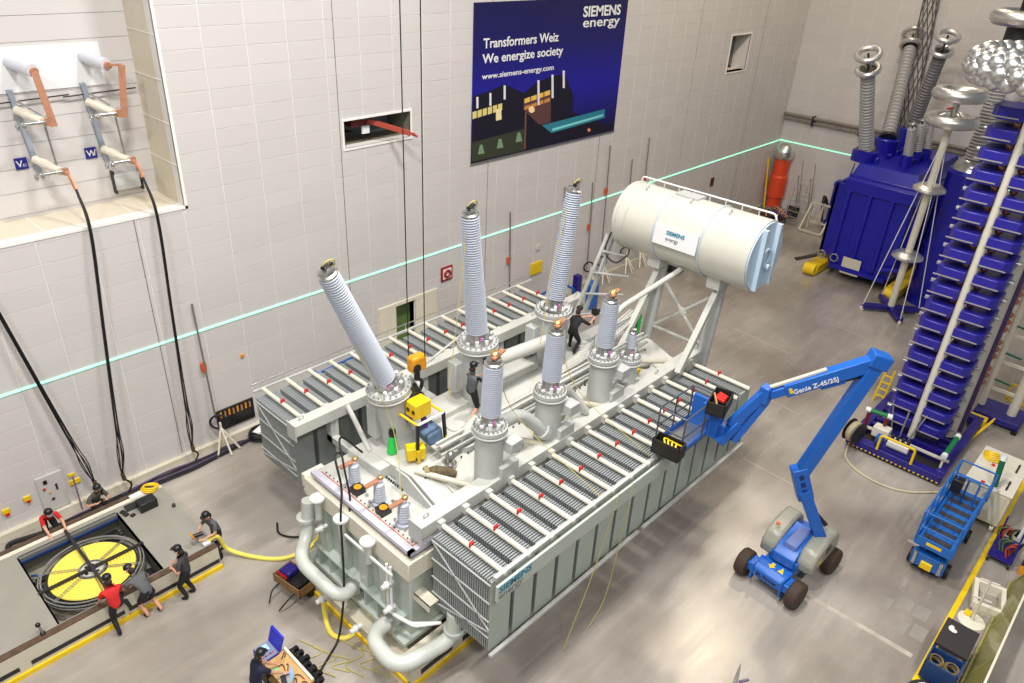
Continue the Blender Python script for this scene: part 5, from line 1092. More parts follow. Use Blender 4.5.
for k in range(3): MB().torus(V((5.55 + .03 * k, -1.72, .83 + .03 * k)), (.2, .1 * k, 1), .2, .03, 20, 6).build('cable_turn', M_yellow, g)
o = MB().box((5.2, -1.72, .815), (.42, .2, .012), .05).build('paper_sheet', M_white); tag(o, 'white paper sheet on the far edge of the wagon', 'paper')
g = thing('tool_case', 'open black tool case standing on the wagon deck', 'case', (5.1, -2.35, WT))
MB().bb((4.95, -2.6, WT), (5.45, -2.25, WT + .3)).build('case_lid', M_glossblack, g, bevel=.02); MB().bb((4.7, -2.25, WT), (5.4, -1.98, WT + .06)).build('case_tray', M_dark, g, bevel=.01)
for k, (x, y) in enumerate(((4.75, -2.5), (4.62, -2.35), (4.6, -2.2))):
    o = MB().box((x, y, WT + .03), (.12, .1 + .03 * k, .06), .3).build('small_tool', M_glossblack, bevel=.01); tag(o, ('small black tool on deck nearest the tool case', 'middle of three small black tools on the wagon deck', 'farthest of three small black tools on the wagon deck')[k], 'tool')
o = MB().lathe((5.75, -2.9, WT), (0, 0, 1), [(0, .05), (.08, .05), (.1, .03)], 10).build('rubber_puck', M_glossblack); tag(o, 'single black rubber puck on the wagon deck edge', 'puck')
g = thing('spray_lamp', 'small black lamp standing on the near wagon rail', 'lamp', pz(43, 634, WT)); p = pz(43, 634, WT)
MB().cyl(p, p + V((0, 0, .05)), .06).build('base', M_glossblack, g); MB().cyl(p + V((0, 0, .05)), p + V((-.02, .03, .28)), .03).build('neck', M_steel, g); MB().sphere(p + V((-.03, .04, .3)), .06).build('head', M_glossblack, g)
o = thing('hose_fitting', 'white hose fitting on the right end of the wagon', 'fitting', (5.72, -4.98, WT)); MB().bb((5.6, -5.05, WT), (5.8, -4.85, WT + .1)).build('block', M_white, o, bevel=.02); MB().cyl((5.8, -4.95, WT + .06), (6.0, -5.0, WT + .1), .07).build('coupling', M_steel, o)
# ---- wall fittings, left end
def wall_box(name, lab, cat, a, b_, m, parts=(), th_=.05):
    g = thing(name, lab, cat, ((a[0] + b_[0]) / 2, -.05, a[1])); MB().bb((a[0], -th_, a[1]), (b_[0], -.001, b_[1])).build('housing', m, g, bevel=.01)
    for (nm, x, z, w_, h_, mm) in parts: MB().bb((x - w_ / 2, -th_ - .025, z - h_ / 2), (x + w_ / 2, -th_ + .001, z + h_ / 2)).build(nm, mm, g)
    return g
wall_box('control_cabinet', 'pale grey flush control cabinet in the wall with small buttons', 'cabinet', (3.15, .25), (3.85, 1.5), mat('cabinet_wall_grey', srgb(196, 194, 190), .5), (('meter', 3.37, 1.3, .1, .12, M_glossblack), ('red_button', 3.3, 1.08, .07, .07, M_red), ('amber_button', 3.42, .9, .05, .05, M_orange), ('lock', 3.45, .65, .08, .06, M_dark), ('handle', 3.62, 1.02, .05, .2, M_dark)))
wall_box('warning_sign', 'upper of two yellow stickers beside the control cabinet', 'sign', (3.98, 1.1), (4.15, 1.22), M_yellow); wall_box('warning_sign', 'larger lower yellow sticker beside the control cabinet', 'sign', (3.95, .82), (4.25, .98), M_yellow)
wall_box('emergency_button', 'yellow box with red emergency button left of the control cabinet', 'button', (2.75, .92), (2.93, 1.08), M_yellow, (('red_button', 2.86, .9, .08, .08, M_red),)); wall_box('emergency_button', 'yellow and white switch with red button nearest the left edge', 'button', (2.18, .78), (2.36, .94), M_yellow, (('red_button', 2.28, .76, .1, .09, M_red),))
wall_box('terminal_box', 'dark open terminal box with coloured plugs at the left edge', 'box', (1.5, .6), (1.88, .95), M_dark, (('red_plug', 1.65, .7, .1, .1, M_red), ('blue_plug', 1.75, .75, .1, .12, M_navy), ('yellow_plug', 1.6, .62, .1, .06, M_orange)))
o = MB().cyl((4.03, -.3, .05), (4.03, -.3, 1.3), .022, n=8).build('purple_pole', mat('purple_pole', srgb(120, 100, 130), .5)); tag(o, 'thin purple grey pole standing before the control cabinet', 'pole')
wall_box('terminal_cabinet', 'black recessed terminal panel with copper lugs at the wall foot', 'terminal panel', (8.6, .5), (9.95, 1.3), M_glossblack, [('copper_lug', 8.75 + .15 * k, 1.12 - .02 * (k % 2), .055, .22, M_copper if k % 2 else M_orange) for k in range(8)])
g = thing('cable_coil', 'heap of coiled black cable on floor below the terminal panel', 'cable', (9.8, -.6, 0))
for k in range(8): MB().torus((9.8 + .06 * math.sin(k), -.65 + .06 * math.cos(k * 1.7), .06 + .035 * k), (.2 * math.sin(k * 1.3), .2 * math.cos(k), 1), .42 - .015 * k, .03, 28, 6).build('cable_turn', M_black, g)
o = MB().box((9.78, -.7, .40), (.55, .3, .03), .4).build('folded_sheet', M_white); tag(o, 'white folded sheet lying on the black cable coil', 'sheet')
# ---- earthing sticks hanging on the wall in their floor stands
M_stick = mat('stick_grey', srgb(120, 112, 104), .5)
def stick(x, z1, lab, coil=True):
    g = thing('earthing_stick', lab, 'earthing stick', (x, -.35, 0), 'earthing sticks')
    MB().cyl((x, -.06, z1), (x + .05, -.2, 1.2), .03, n=6).build('rod', M_stick, g)
    MB().bb((x - .08, -.14, z1 - 2.4), (x + .08, -.03, z1 - 2.1)).build('red_hook', mat('hook_red', srgb(206, 86, 50), .5), g)
    if coil: MB().torus((x + .1, -.25, 1.05), (.5, 1, 0), .26, .04, 22, 6).build('coil', M_black, g)
    for a in (-.9, 0, .9): MB().bar((x + .08, -.4, .9), (x + .08 + .5 * math.sin(a) , -.45 - .45 * math.cos(a), .04), .05, .05).build('stand_leg', M_cream, g)
    MB().bar((x + .08, -.4, .3), (x + .08, -.4, 1.1), .06, .06).build('stand_post', M_cream, g); return g
stick(8.45, 5.4, 'single earthing stick with red hook near the black terminal panel')
for k, (x, z1) in enumerate(((22.6, 5.2), (26.2, 5.6), (28.3, 5.4), (29.4, 7.0), (31.4, 6.0), (32.7, 6.9))):
    stick(x, z1, ('leftmost earthing stick of the wall row, behind the far radiator bank', 'second earthing stick of the wall row, nearest the right tall bushing', 'third earthing stick of the wall row', 'fourth earthing stick of the wall row', 'fifth earthing stick of the wall row', 'last earthing stick of the wall row, next to the conservator')[k], k > 0)
def hydrant(x, z, lab): 
    g = wall_box('fire_alarm_sign', lab, 'sign', (x, z), (x + .62, z + .62), mat('sign_red', srgb(150, 26, 28), .5), ())
    MB().bb((x + .09, -.07, z + .09), (x + .53, -.05, z + .53)).build('white_field', M_white, g); MB().torus((x + .31, -.08, z + .31), (0, 1, 0), .14, .055, 20, 6).build('red_ring', mat('deep_red', srgb(150, 20, 24), .5), g)
hydrant(18.65, 3.05, 'red framed fire hose sign on the wall right of the door'); hydrant(31.6, 4.0, 'red framed fire hose sign among the earthing sticks')
wall_box('yellow_wall_box', 'yellow box on the wall behind the far radiator bank', 'box', (24.2, 1.7), (25.0, 2.3), M_yellow); wall_box('small_sensor', 'tiny yellow sensor on wall above the yellow box', 'sensor', (24.5, 2.9), (24.75, 3.15), M_beige)
wall_box('small_sensor', 'tiny beige sensor on the wall above the terminal panel', 'sensor', (9.75, 2.95), (9.87, 3.07), M_orange); wall_box('wall_lamp', 'small dark red device high on wall near the far corner', 'device', (40.0, 2.9), (40.35, 3.4), mat('dark_red_device', srgb(90, 24, 30), .5))
# blue trestle and blue barrel behind the far bank
g = thing('blue_trestle', 'blue steel trestle behind the left end of the far radiator bank', 'trestle', (12.10, -2.4, 0))
M_tb = mat('trestle_blue', srgb(40, 92, 168), .4)
for a, b_ in (((11.10, -2.2, 0), (11.10, -2.2, 2.9)), ((11.10, -2.9, 0), (11.10, -2.9, 2.9)), ((12.60, -2.5, 0), (12.60, -2.5, 3.0)), ((11.10, -2.2, 2.9), (11.10, -2.9, 2.9)), ((11.10, -2.9, 2.4), (11.10, -2.2, 2.4)), ((11.10, -2.5, 2.9), (12.60, -2.5, 3.0)), ((11.10, -2.5, 2.6), (12.70, -2.5, 2.6))): MB().bar(a, b_, .07, .07).build('frame_bar', M_tb, g)
MB().bb((11.70, -2.5, 2.55), (12.20, -2.46, 2.85)).build('yellow_tag', mat('tag_green', srgb(150, 170, 60), .5), g)
g = thing('blue_work_stand', 'blue work stand with cables behind the right end of far radiators', 'stand', (24.3, -1.6, 0))
for a, b_ in (((23.0, -1.2, 0), (23.0, -1.2, 1.3)), ((25.2, -1.2, 0), (25.2, -1.2, 1.6)), ((23.0, -1.2, 1.3), (25.2, -1.2, 1.4)), ((25.2, -1.9, 0), (25.2, -1.9, 1.4)), ((25.2, -1.2, 1.4), (25.2, -1.9, 1.4))): MB().bar(a, b_, .09, .09).build('frame_bar', M_tb, g)
MB().bb((24.6, -1.5, 1.4), (25.0, -1.1, 1.9)).build('black_case', M_glossblack, g, bevel=.03); MB().bb((25.3, -2.0, .5), (25.6, -1.7, 2.0)).build('red_tipped_panel', M_navy, g)
g = thing('blue_barrel', 'blue upright drum behind the far radiator bank end', 'drum', (26.6, -1.9, 0)); MB().lathe((26.6, -1.9, 0), (0, 0, 1), [(0, .32), (.3, .32), (.32, .34), (.36, .32), (.7, .32), (.72, .34), (.76, .32), (1.25, .32), (1.3, .28)], 24).build('drum', M_tb, g); MB().cyl((26.7, -1.9, 1.3), (26.7, -1.9, 1.34), .05).build('bung', M_dark, g)
# cable drum under the conservator
for k, (x, y, lab) in enumerate(((33.3, -2.3, 'left of two dark cable drums at the wall below the conservator'), (35.2, -3.2, 'right of two dark cable drums at the wall below the conservator'))):
    g = thing('cable_drum', lab, 'cable drum', (x, y, 0), 'cable drums')
    for s in (-1, 1): MB().cyl((x, y + .3 * s, .8), (x, y + .36 * s, .8), .8, n=28).build('flange', M_dark, g)
    MB().torus((x, y, .8), (0, 1, 0), .5, .22, 28, 10).build('wound_cable', M_black, g)
    MB().bb((x - .3, y - .2, 1.3), (x + .1, y + .2, 1.7)).build('yellow_motor', M_orange, g)
# red manipulator in the wall opening
g = thing('red_crane_arm', 'rust red manipulator arm reaching out of the long wall opening', 'crane arm', (15.7, .6, 9.9))
M_rr = mat('rust_red', srgb(176, 74, 58), .5)
MB().bb((14.95, .35, 9.75), (15.75, .8, 10.05)).build('carriage', mat('dark_rust', srgb(110, 36, 36), .5), g, bevel=.03)
a = V((15.6, .45, 9.92)); c = V((16.6, -.75, 9.55)); MB().bar(a, c, .1, .16).build('arm', M_rr, g)
for s in (-1, 1): MB().bar(c, c + V((.14 * (1 + s * .4), -.15, -.06 - .05 * s)), .06, .07).build('claw', M_rr, g)
MB().bb((15.35, .28, 9.5), (15.65, .34, 9.76)).build('white_plate', M_white, g); MB().bb((14.5, .9, 9.2), (15.4, 1.2, 9.45)).build('machine_bed', M_dark, g)
# ---- poster
PS = thing('wall_poster', 'large dark blue company banner on the wall with white slogan and night factory', 'banner', (24.9, -.03, 7.7))
def poster_mat():
    m = bpy.data.materials.new('banner_print'); m.use_nodes = True; nt = m.node_tree; b = nt.nodes['Principled BSDF']; b.inputs['Roughness'].default_value = .5
    tc = nt.nodes.new('ShaderNodeTexCoord'); sp_ = nt.nodes.new('ShaderNodeSeparateXYZ'); nt.links.new(tc.outputs['Object'], sp_.inputs[0])
    r = nt.nodes.new('ShaderNodeValToRGB'); mr = nt.nodes.new('ShaderNodeMapRange'); mr.inputs['From Min'].default_value = 0; mr.inputs['From Max'].default_value = 5.8
    nt.links.new(sp_.outputs['Z'], mr.inputs['Value']); nt.links.new(mr.outputs[0], r.inputs['Fac']); e = r.color_ramp.elements
    e[0].position = 0; e[0].color = (*srgb(14, 12, 40), 1); e[1].position = 1; e[1].color = (*srgb(14, 14, 70), 1)
    k = e.new(.4); k.color = (*srgb(24, 20, 150), 1); k = e.new(.72); k.color = (*srgb(18, 16, 96), 1)
    nt.links.new(r.outputs[0], b.inputs['Base Color']); return m
X0p, X1p, Z0p, Z1p = 20.22, 29.55, 7.7, 13.5
pb = MB().bb((X0p, -.05, Z0p), (X1p, -.0, Z1p)).build('print_sheet', poster_mat(), PS, smooth=0)
MB().bb((X0p - .04, -.06, Z0p - .06), (X1p + .04, -.0, Z0p)).build('bottom_rail', M_steel, PS)
def pp(x, y): # poster pixel -> wall point, slightly proud
    q = py(450 + x * .2548, y * .2548, -.05); return q
def pshape(nm, pts, m, d=.004, mm=None):
    q = [V((min(max(pp(*p).x, X0p), X1p), -.05, min(max(pp(*p).z, Z0p), Z1p))) for p in pts]; return MB().prism(q, (0, -d, 0)).build(nm, m, pb, smooth=0)
K = lambda r, g_, b_: mat('print_%d_%d_%d' % (r, g_, b_), srgb(r, g_, b_), .5)
pshape('dark_skyline', [(85, 640), (85, 380), (160, 355), (215, 330), (290, 365), (345, 320), (400, 300), (450, 290), (485, 380), (480, 440), (645, 500), (640, 508)], K(16, 14, 34))
pshape('lit_facade', [(288, 390), (395, 350), (395, 480), (350, 490), (288, 430)], K(92, 60, 60), .006)
for k in range(4): pshape('lit_window_row', [(292 + 26 * k, 388 - 9 * k), (314 + 26 * k, 380 - 9 * k), (314 + 26 * k, 398 - 9 * k), (292 + 26 * k, 406 - 9 * k)], K(236, 190, 90), .008); pshape('lit_window_row', [(292 + 26 * k, 418 - 9 * k), (314 + 26 * k, 410 - 9 * k), (314 + 26 * k, 424 - 9 * k), (292 + 26 * k, 432 - 9 * k)], K(206, 140, 70), .008)
for k in range(6): pshape('lit_window', [(88 + 20 * k, 440 - 6 * k), (104 + 20 * k, 435 - 6 * k), (104 + 20 * k, 462 - 6 * k), (88 + 20 * k, 468 - 6 * k)], K(222, 206, 130), .008)
for x, y0p, y1p in ((107, 380, 425), (158, 365, 415), (214, 335, 390), (347, 315, 412), (402, 293, 385), (446, 277, 345)): pshape('lit_chimney', [(x - 4, y0p), (x + 4, y0p), (x + 4, y1p), (x - 4, y1p)], K(226, 226, 232), .009)
pshape('lit_lamp_wall', [(180, 430), (200, 424), (202, 468), (180, 474)], K(240, 224, 170), .009)
pshape('glass_bridge', [(360, 492), (607, 428), (607, 462), (398, 522)], K(44, 128, 150), .007); pshape('glass_bridge_light', [(400, 505), (600, 448), (600, 456), (402, 514)], K(130, 216, 220), .009)
pshape('lower_wall', [(85, 560), (290, 505), (290, 590), (85, 635)], K(54, 58, 44), .006)
for x, y in ((122, 568), (196, 545), (270, 520)): pshape('wall_light_cone', [(x - 5, y), (x + 5, y), (x + 13, y + 34), (x - 13, y + 38)], K(120, 150, 116), .008)
pshape('lamp_post', [(294, 440), (300, 440), (296, 585), (290, 587)], K(120, 80, 50), .009); pshape('lamp_glow', [(308, 425), (318, 415), (330, 422), (332, 436), (320, 444), (309, 437)], K(255, 220, 160), .01)
pshape('lamp_glow', [(538, 507), (548, 503), (552, 512), (542, 518)], K(250, 150, 110), .01)
def ptext(body, x, y, x2, y2, hpx, bold, sh=0):
    a = pp(x, y); h = pp(x, y - hpx).z - a.z; o = text('lettering', body, h * 1.38, axes((a.x, -.058, a.z), (1, 0, 0), (0, 0, 1)), M_white, pb, bold=bold)
    xs = [v.co.x for v in o.data.vertices]; sc = (pp(x2, y2).x - a.x) / max(.01, max(xs))
    o.data.transform(Matrix.Diagonal((sc, 1, 1, 1))); return o
ptext('Transformers Weiz', 130, 190, 425, 160, 40, .008); ptext('We energize society', 127, 250, 442, 215, 38, .008); ptext('www.siemens-energy.com', 125, 312, 406, 275, 23, .004)
ptext('SIEMENS', 521, 66, 668, 55, 42, .014); ptext('energy', 519, 108, 664, 98, 40, .006)
# ================================================================ people
M_skin = mat('skin', srgb(214, 160, 132), .5, var=.04); M_hair = mat('dark_hair', srgb(38, 30, 26), .7)
M_shoe = mat('black_shoe', srgb(26, 26, 28), .5); M_trs = mat('black_trousers', srgb(30, 30, 34), .8, var=.1, scale=12)
M_gshirt = mat('grey_shirt', srgb(92, 94, 96), .8, var=.06, scale=12); M_rshirt = mat('red_shirt', srgb(206, 38, 40), .8, var=.06, scale=12)
M_nshirt = mat('navy_shirt', srgb(22, 26, 52), .8, var=.08, scale=12); M_bshirt = mat('black_shirt', srgb(28, 28, 30), .8, var=.08, scale=12)
def ik(a, b, l1, l2, pole):
    d = b - a; L = min(d.length, (l1 + l2) * .995); d = d.normalized(); b = a + d * L
    x = (l1 * l1 - l2 * l2 + L * L) / (2 * L); h = math.sqrt(max(0, l1 * l1 - x * x)); p = pole - d * pole.dot(d); p = p.normalized() if p.length > 1e-5 else V((0, 0, 1))
    return a + d * x + p * h, b
def person(label, pelvis, face, lean, feet, hands, shirt, pants, cap=M_glossblack, shorts=False, look=0.0, lean_side=0.0, pole_in=False):
    pelvis = V(pelvis); fw = V((math.cos(face), math.sin(face), 0)); sd = V((-fw.y, fw.x, 0)); up = V((0, 0, 1))
    u = (up * math.cos(lean) + fw * math.sin(lean) + sd * lean_side).normalized(); tf = (fw * math.cos(lean) - up * math.sin(lean)).normalized()
    Vs = []; E_ = []; R_ = []; tagb = []
    BULK = []
    def node(p, r, par=None, m=0):
        Vs.append(V(p)); R_.append(r); i = len(Vs) - 1; BULK.append(1.14 if r[0] > .04 and m != 2 else 1.0)
        if par is not None: E_.append((par, i)); tagb.append((par, i, m))
        return i
    SH, PA, SK, SO = 0, 1, 2, 3
    root = node(pelvis, (.15, .115)); sp1 = node(pelvis + u * .17, (.145, .105), root, SH); ch = node(pelvis + u * .36, (.165, .12), sp1, SH)
    nb_ = node(pelvis + u * .5, (.10, .085), ch, SH); hd = (u * .75 + up * .35 + tf * look).normalized()
    nk = node(pelvis + u * .5 + hd * .09, (.056, .056), nb_, SK); hc = pelvis + u * .5 + hd * .2 + tf * .02
    h1 = node(hc - hd * .02 + tf * .015, (.078, .086), nk, SK); h2 = node(hc + hd * .075, (.082, .092), h1, SK); h3 = node(hc + hd * .13, (.05, .055), h2, SK)
    for k, s in enumerate((1, -1)):
        sh = pelvis + u * .44 + sd * (.18 * s); a0 = node(sh, (.068, .068), ch, SH); el, wr = ik(sh, V(hands[k]), .30, .27, (-fw * .3 - up * .6 + sd * s * .6))
        a1 = node(sh.lerp(el, .6), (.056, .056), a0, SH); a2 = node(el, (.045, .045), a1, SK if shirt is not M_bshirt else SH); d = (wr - el).normalized(); a3 = node(wr, (.032, .03), a2, SK)
        side_ = d.cross(up); side_ = side_.normalized() if side_.length > .1 else sd; dn = d.cross(side_)
        pm = node(wr + d * .06, (.036, .022), a3, SK)
        for j, (off, ln) in enumerate(((-.03, .07), (-.01, .085), (.01, .08), (.03, .062))):
            f1 = node(wr + d * .1 + side_ * off, (.010, .010), pm, SK); f2 = node(wr + d * (.1 + ln * .55) + side_ * off * 1.1 - dn * .01, (.009, .009), f1, SK); node(wr + d * (.1 + ln * .9) + side_ * off * 1.1 - dn * .03, (.008, .008), f2, SK)
        t1 = node(wr + d * .045 + side_ * (-.05 * s), (.011, .011), pm, SK); node(wr + d * .085 + side_ * (-.065 * s) - dn * .01, (.009, .009), t1, SK)
        hip = pelvis + sd * (.095 * s) - up * .04; b0 = node(hip, (.10, .10), root, PA); ft = V(feet[k]); an = ft + up * .09
        kn_, an = ik(hip, an, .45, .43, fw + sd * s * .15); b1 = node(hip.lerp(kn_, .55), (.085, .085), b0, PA); b2 = node(kn_, (.06, .062), b1, PA)
        b3 = node(kn_.lerp(an, .35), (.057, .06), b2, SK if shorts else PA); b4 = node(an, (.042, .045), b3, SK if shorts else PA); b5 = node(an + fw * .05 - up * .045, (.046, .042), b4, SO); node(an + fw * .17 - up * .055, (.04, .032), b5, SO)
    me = bpy.data.meshes.new('tmp'); org = V((pelvis.x, pelvis.y, min(V(f).z for f in feet))); me.from_pydata([p - org for p in Vs], E_, [])
    ob = bpy.data.objects.new('tmp', me); COL.objects.link(ob); sk = ob.modifiers.new('s', 'SKIN'); sk.branch_smoothing = .6; sk.use_smooth_shade = True
    for i, sv in enumerate(me.skin_vertices[0].data): sv.radius = (R_[i][0] * BULK[i], R_[i][1] * BULK[i]); sv.use_root = (i == 0)
    ss = ob.modifiers.new('u', 'SUBSURF'); ss.levels = 1
    dg = bpy.context.evaluated_depsgraph_get(); dg.update(); bm_ = bpy.data.meshes.new_from_object(ob.evaluated_get(dg)); bpy.data.objects.remove(ob); bpy.data.meshes.remove(me)
    bm_.materials.clear()
    for m in (shirt, pants, M_skin, M_shoe): bm_.materials.append(m)
    segs = [(Vs[a] - org, Vs[b] - org, m, (R_[a][0] + R_[b][0]) / 2) for a, b, m in tagb]
    for pl in bm_.polygons:
        c = pl.center; best = 9; bmi = 0
        for a, b, m, r in segs:
            d = b - a; t = max(0, min(1, (c - a).dot(d) / max(1e-9, d.length_squared))); q = (c - a - d * t).length / (r + .01)
            if q < best: best = q; bmi = m
        pl.material_index = bmi; pl.use_smooth = True
    bm_.name = 'person'; g = thing('person', label, 'person', org, 'workers')
    body = bpy.data.objects.new('body', bm_); COL.objects.link(body); put(body, org, g)
    hs = tf.cross(hd).normalized(); hf = hs.cross(hd).normalized(); hf = hf if hf.dot(tf) > 0 else -hf
    if cap is not None:
        top = hc + hd * .075
        MB().lathe(top - hd * .015, hd, [(0, .112), (.05, .108), (.09, .085), (.115, .04), (.12, .005)], 16).build('cap', cap, g)
        br = MB(); w_ = hs * .085; b0 = top + hf * .085 + hd * .005; br.add([b0 - w_, b0 + w_, b0 + w_ * .6 + hf * .085 - hd * .02, b0 - w_ * .6 + hf * .085 - hd * .02, b0 - w_ + hd * .012, b0 + w_ + hd * .012, b0 + w_ * .6 + hf * .085 - hd * .01, b0 - w_ * .6 + hf * .085 - hd * .01], [(3, 2, 1, 0), (4, 5, 6, 7), (0, 1, 5, 4), (1, 2, 6, 5), (2, 3, 7, 6), (3, 0, 4, 7)]); br.build('cap_brim', cap, g)
    else:
        MB().lathe(hc + hd * .04 - hf * .015, hd, [(0, .1), (.06, .107), (.1, .09), (.13, .03)], 14).build('hair', M_hair, g)
    MB().sphere(hc - hd * .045 - hf * .055, .085, 10, 7, (1, 1, 1)).build('back_hair', M_hair, g)
    MB().lathe(hc + hf * .075 - hd * .005, hf - hd * .4, [(0, .018), (.02, .016), (.035, .008)], 8).build('nose', M_skin, g)
    for s in (-1, 1):
        MB().sphere(hc + hf * .085 + hs * .032 * s + hd * .022, .012, 8, 6).build('eye', M_hair, g); MB().sphere(hc + hs * .088 * s, .024, 8, 6).build('ear', M_skin, g)
    MB().box(hc + hf * .086 - hd * .045, (.02, .04, .008), face).build('mouth', mat('lips', srgb(170, 100, 90), .5), g)
    return g
PI = math.pi
def P3(x, y, z): return pz(x, y, z)
person('worker in red shirt and black cap bending over the far edge of the wagon', (2.98, -1.05, .92), -PI / 2, .95, [(3.1, -1.1, 0), (2.85, -1.1, 0)], [P3(66, 529, .82), P3(50.5, 536.6, .82)], M_rshirt, M_trs, look=-.2)
person('worker in grey shirt and black cap sitting among the cables at the wall', (4.3, -.8, .5), -PI / 2 + .25, .45, [(4.55, -1.28, 0), (4.2, -1.3, 0)], [(4.5, -1.25, .75), (4.2, -1.25, .75)], mat('olive_shirt', srgb(84, 82, 74), .8), M_trs)
person('worker in red shirt with one foot up on the near wagon edge', (3.1, -5.5, .93), PI / 2 - .1, .3, [(2.98, -5.65, 0), (3.42, -5.36, .4)], [(2.85, -5.1, .86), (3.4, -5.1, .86)], M_rshirt, M_trs)
person('worker in grey shirt and shorts bending over the yellow hose reel', (3.86, -5.55, .88), PI / 2 + .35, .85, [(3.72, -5.55, 0), (4.05, -5.6, 0)], [(3.35, -4.95, .84), (3.85, -4.95, .86)], M_gshirt, M_trs, shorts=True)
g5 = person('worker in black vest and cap standing upright beside the wagon', (4.82, -5.62, .94), PI * .75, .1, [(4.7, -5.68, 0), (4.95, -5.58, 0)], [(4.55, -5.55, 1.12), (4.75, -5.3, 1.1)], mat('charcoal_vest', srgb(58, 58, 62), .8, var=.1), M_trs)
g6 = person('worker in grey shirt and cap holding the black hose valve at wagon end', (6.12, -4.75, .93), PI + .3, .35, [(6.05, -4.95, 0), (6.3, -4.6, 0)], [(5.7, -4.95, 1.0), (5.65, -4.65, 1.05)], M_gshirt, M_trs)
person('worker in grey shirt and shorts with green harness filming on the transformer cover', (11.8, -8.95, 5.06), .1, .1, [(12.2, -8.75, 4.2), (11.55, -9.15, 4.2)], [(12.2, -8.9, 5.35), (12.25, -9.05, 5.48)], M_gshirt, M_trs, cap=M_glossblack, shorts=True, look=-.1)
p8 = pz(573, 352, 4.05)
person('worker in black clothes crouching with camera gear behind the middle bushing', p8 + V((0, .1, .72)), .3, .7, [p8 + V((.1, .25, 0)), p8 + V((-.1, -.1, 0))], [p8 + V((.75, .1, 1.0)), p8 + V((.75, -.1, .95))], M_bshirt, M_trs, cap=None)
tb0 = pz(283, 668, .82)
person('worker in navy shirt and black cap working at the test cart', tb0 + V((-.68, .05, .13)), .05, .35, [(tb0.x - .7, tb0.y + .15, 0), (tb0.x - .7, tb0.y - .15, 0)], [tb0 + V((-.05, .12, .06)), tb0 + V((-.05, -.2, .06))], M_nshirt, mat('jeans', srgb(40, 54, 90), .8))
# held things
def held(nm, lab, cat, p, build):
    g = thing(nm, lab, cat, p); build(g, V(p)); return g
def cam_rig(g, p):
    MB().bb(p + V((-.08, -.1, -.07)), p + V((.12, .1, .08))).build('camera_body', M_glossblack, g, bevel=.015); MB().cyl(p + V((.12, 0, 0)), p + V((.22, 0, .02)), .05).build('lens', M_glass, g)
    MB().cyl(p + V((0, 0, -.07)), p + V((-.02, 0, -.4)), .02).build('grip', M_dark, g); MB().bb(p + V((-.12, -.06, .08)), p + V((.02, .06, .17))).build('monitor', M_glass, g)
held('video_camera', 'black video camera on a grip held by the man on the cover', 'camera', (12.36, -8.97, 5.72), cam_rig)
held('video_camera', 'black video camera held by the crouching man in black', 'camera', p8 + V((.98, 0, 1.1)), cam_rig)
def valve(g, p):
    MB().cyl(p + V((-.12, 0, 0)), p + V((.15, -.05, 0)), .06).build('valve_body', M_glossblack, g); MB().torus(p + V((-.12, 0, .02)), (1, 0, .3), .09, .025, 16, 6).build('hand_wheel', M_orange, g)
held('hose_valve', 'black hose valve in the hands of worker at the wagon end', 'valve', (5.55, -4.8, 1.12), valve)
# ================================================================ bottom edge: test cart, right-hand corner
tc_ = tb0; TCt = thing('test_cart', 'plywood topped test cart with instruments at the bottom edge', 'cart', (tc_.x + .15, tc_.y - .2, 0))
cx0, cx1, cy0, cy1 = tc_.x - .25, tc_.x + .34, tc_.y - .75, tc_.y + .45
MB().bb((cx0, cy0, .74), (cx1, cy1, .8)).build('top', M_wood, TCt, bevel=.01)
MB().bb((cx1 - .06, cy0, .8), (cx1, cy1, .86)).build('edge_lip', M_cream, TCt)
for x in (cx0 + .05, cx1 - .05):
    for y in (cy0 + .05, cy1 - .05): MB().bar((x, y, .1), (x, y, .74), .05, .05).build('leg', M_dark, TCt); MB().cyl((x, y - .03, .06), (x, y + .03, .06), .06, n=10).build('castor', M_black, TCt)
MB().bb((cx0 + .03, cy0 + .03, .25), (cx1 - .03, cy1 - .03, .29)).build('lower_shelf', M_wood, TCt)
M_screen = mat('screen', srgb(150, 200, 235), .2, emit=srgb(140, 195, 235), es=.5)
p = V((cx0 + .12, cy1 - .75, .8)); g = thing('laptop', 'silver laptop with lit screen open on the test cart', 'laptop', p)
Tl = Matrix.Translation(p) @ Matrix.Rotation(-.35, 4, 'Z')
MB(Tl).bb((-.12, -.17, 0), (.12, .17, .02)).build('keyboard_base', M_alu, g); MB(Tl).bb((-.09, -.14, .02), (.03, .14, .023)).build('keys', M_dark, g)
lid = MB(Tl).prism([(.12, -.17, .02), (.12, .17, .02), (.19, .17, .24), (.19, -.17, .24)], (.012, 0, 0)).build('lid', M_alu, g)
MB(Tl).prism([(.117, -.15, .035), (.117, .15, .035), (.182, .15, .225), (.182, -.15, .225)], (.002, 0, 0)).build('screen', M_screen, g)
p = V((cx0 + .2, cy1 + .2, .55)); g = thing('test_instrument', 'blue cased test instrument with lit display and open lid', 'instrument', p)
ti = MB().bb(p + V((-.2, -.25, 0)), p + V((.2, .25, .3))).build('case', M_navy, g, bevel=.02)
MB().bb(p + V((-.18, -.23, .3)), p + V((.18, .23, .31))).build('front_panel', mat('panel_grey', srgb(120, 130, 160), .4), g)
MB().bb(p + V((-.12, .0, .31)), p + V((.1, .18, .316))).build('display', M_screen, g)
for k in range(5): MB().cyl(p + V((-.14 + .06 * k, -.14, .31)), p + V((-.14 + .06 * k, -.14, .33)), .02, n=8).build('socket', (M_red, M_glossblack)[k % 2], g)
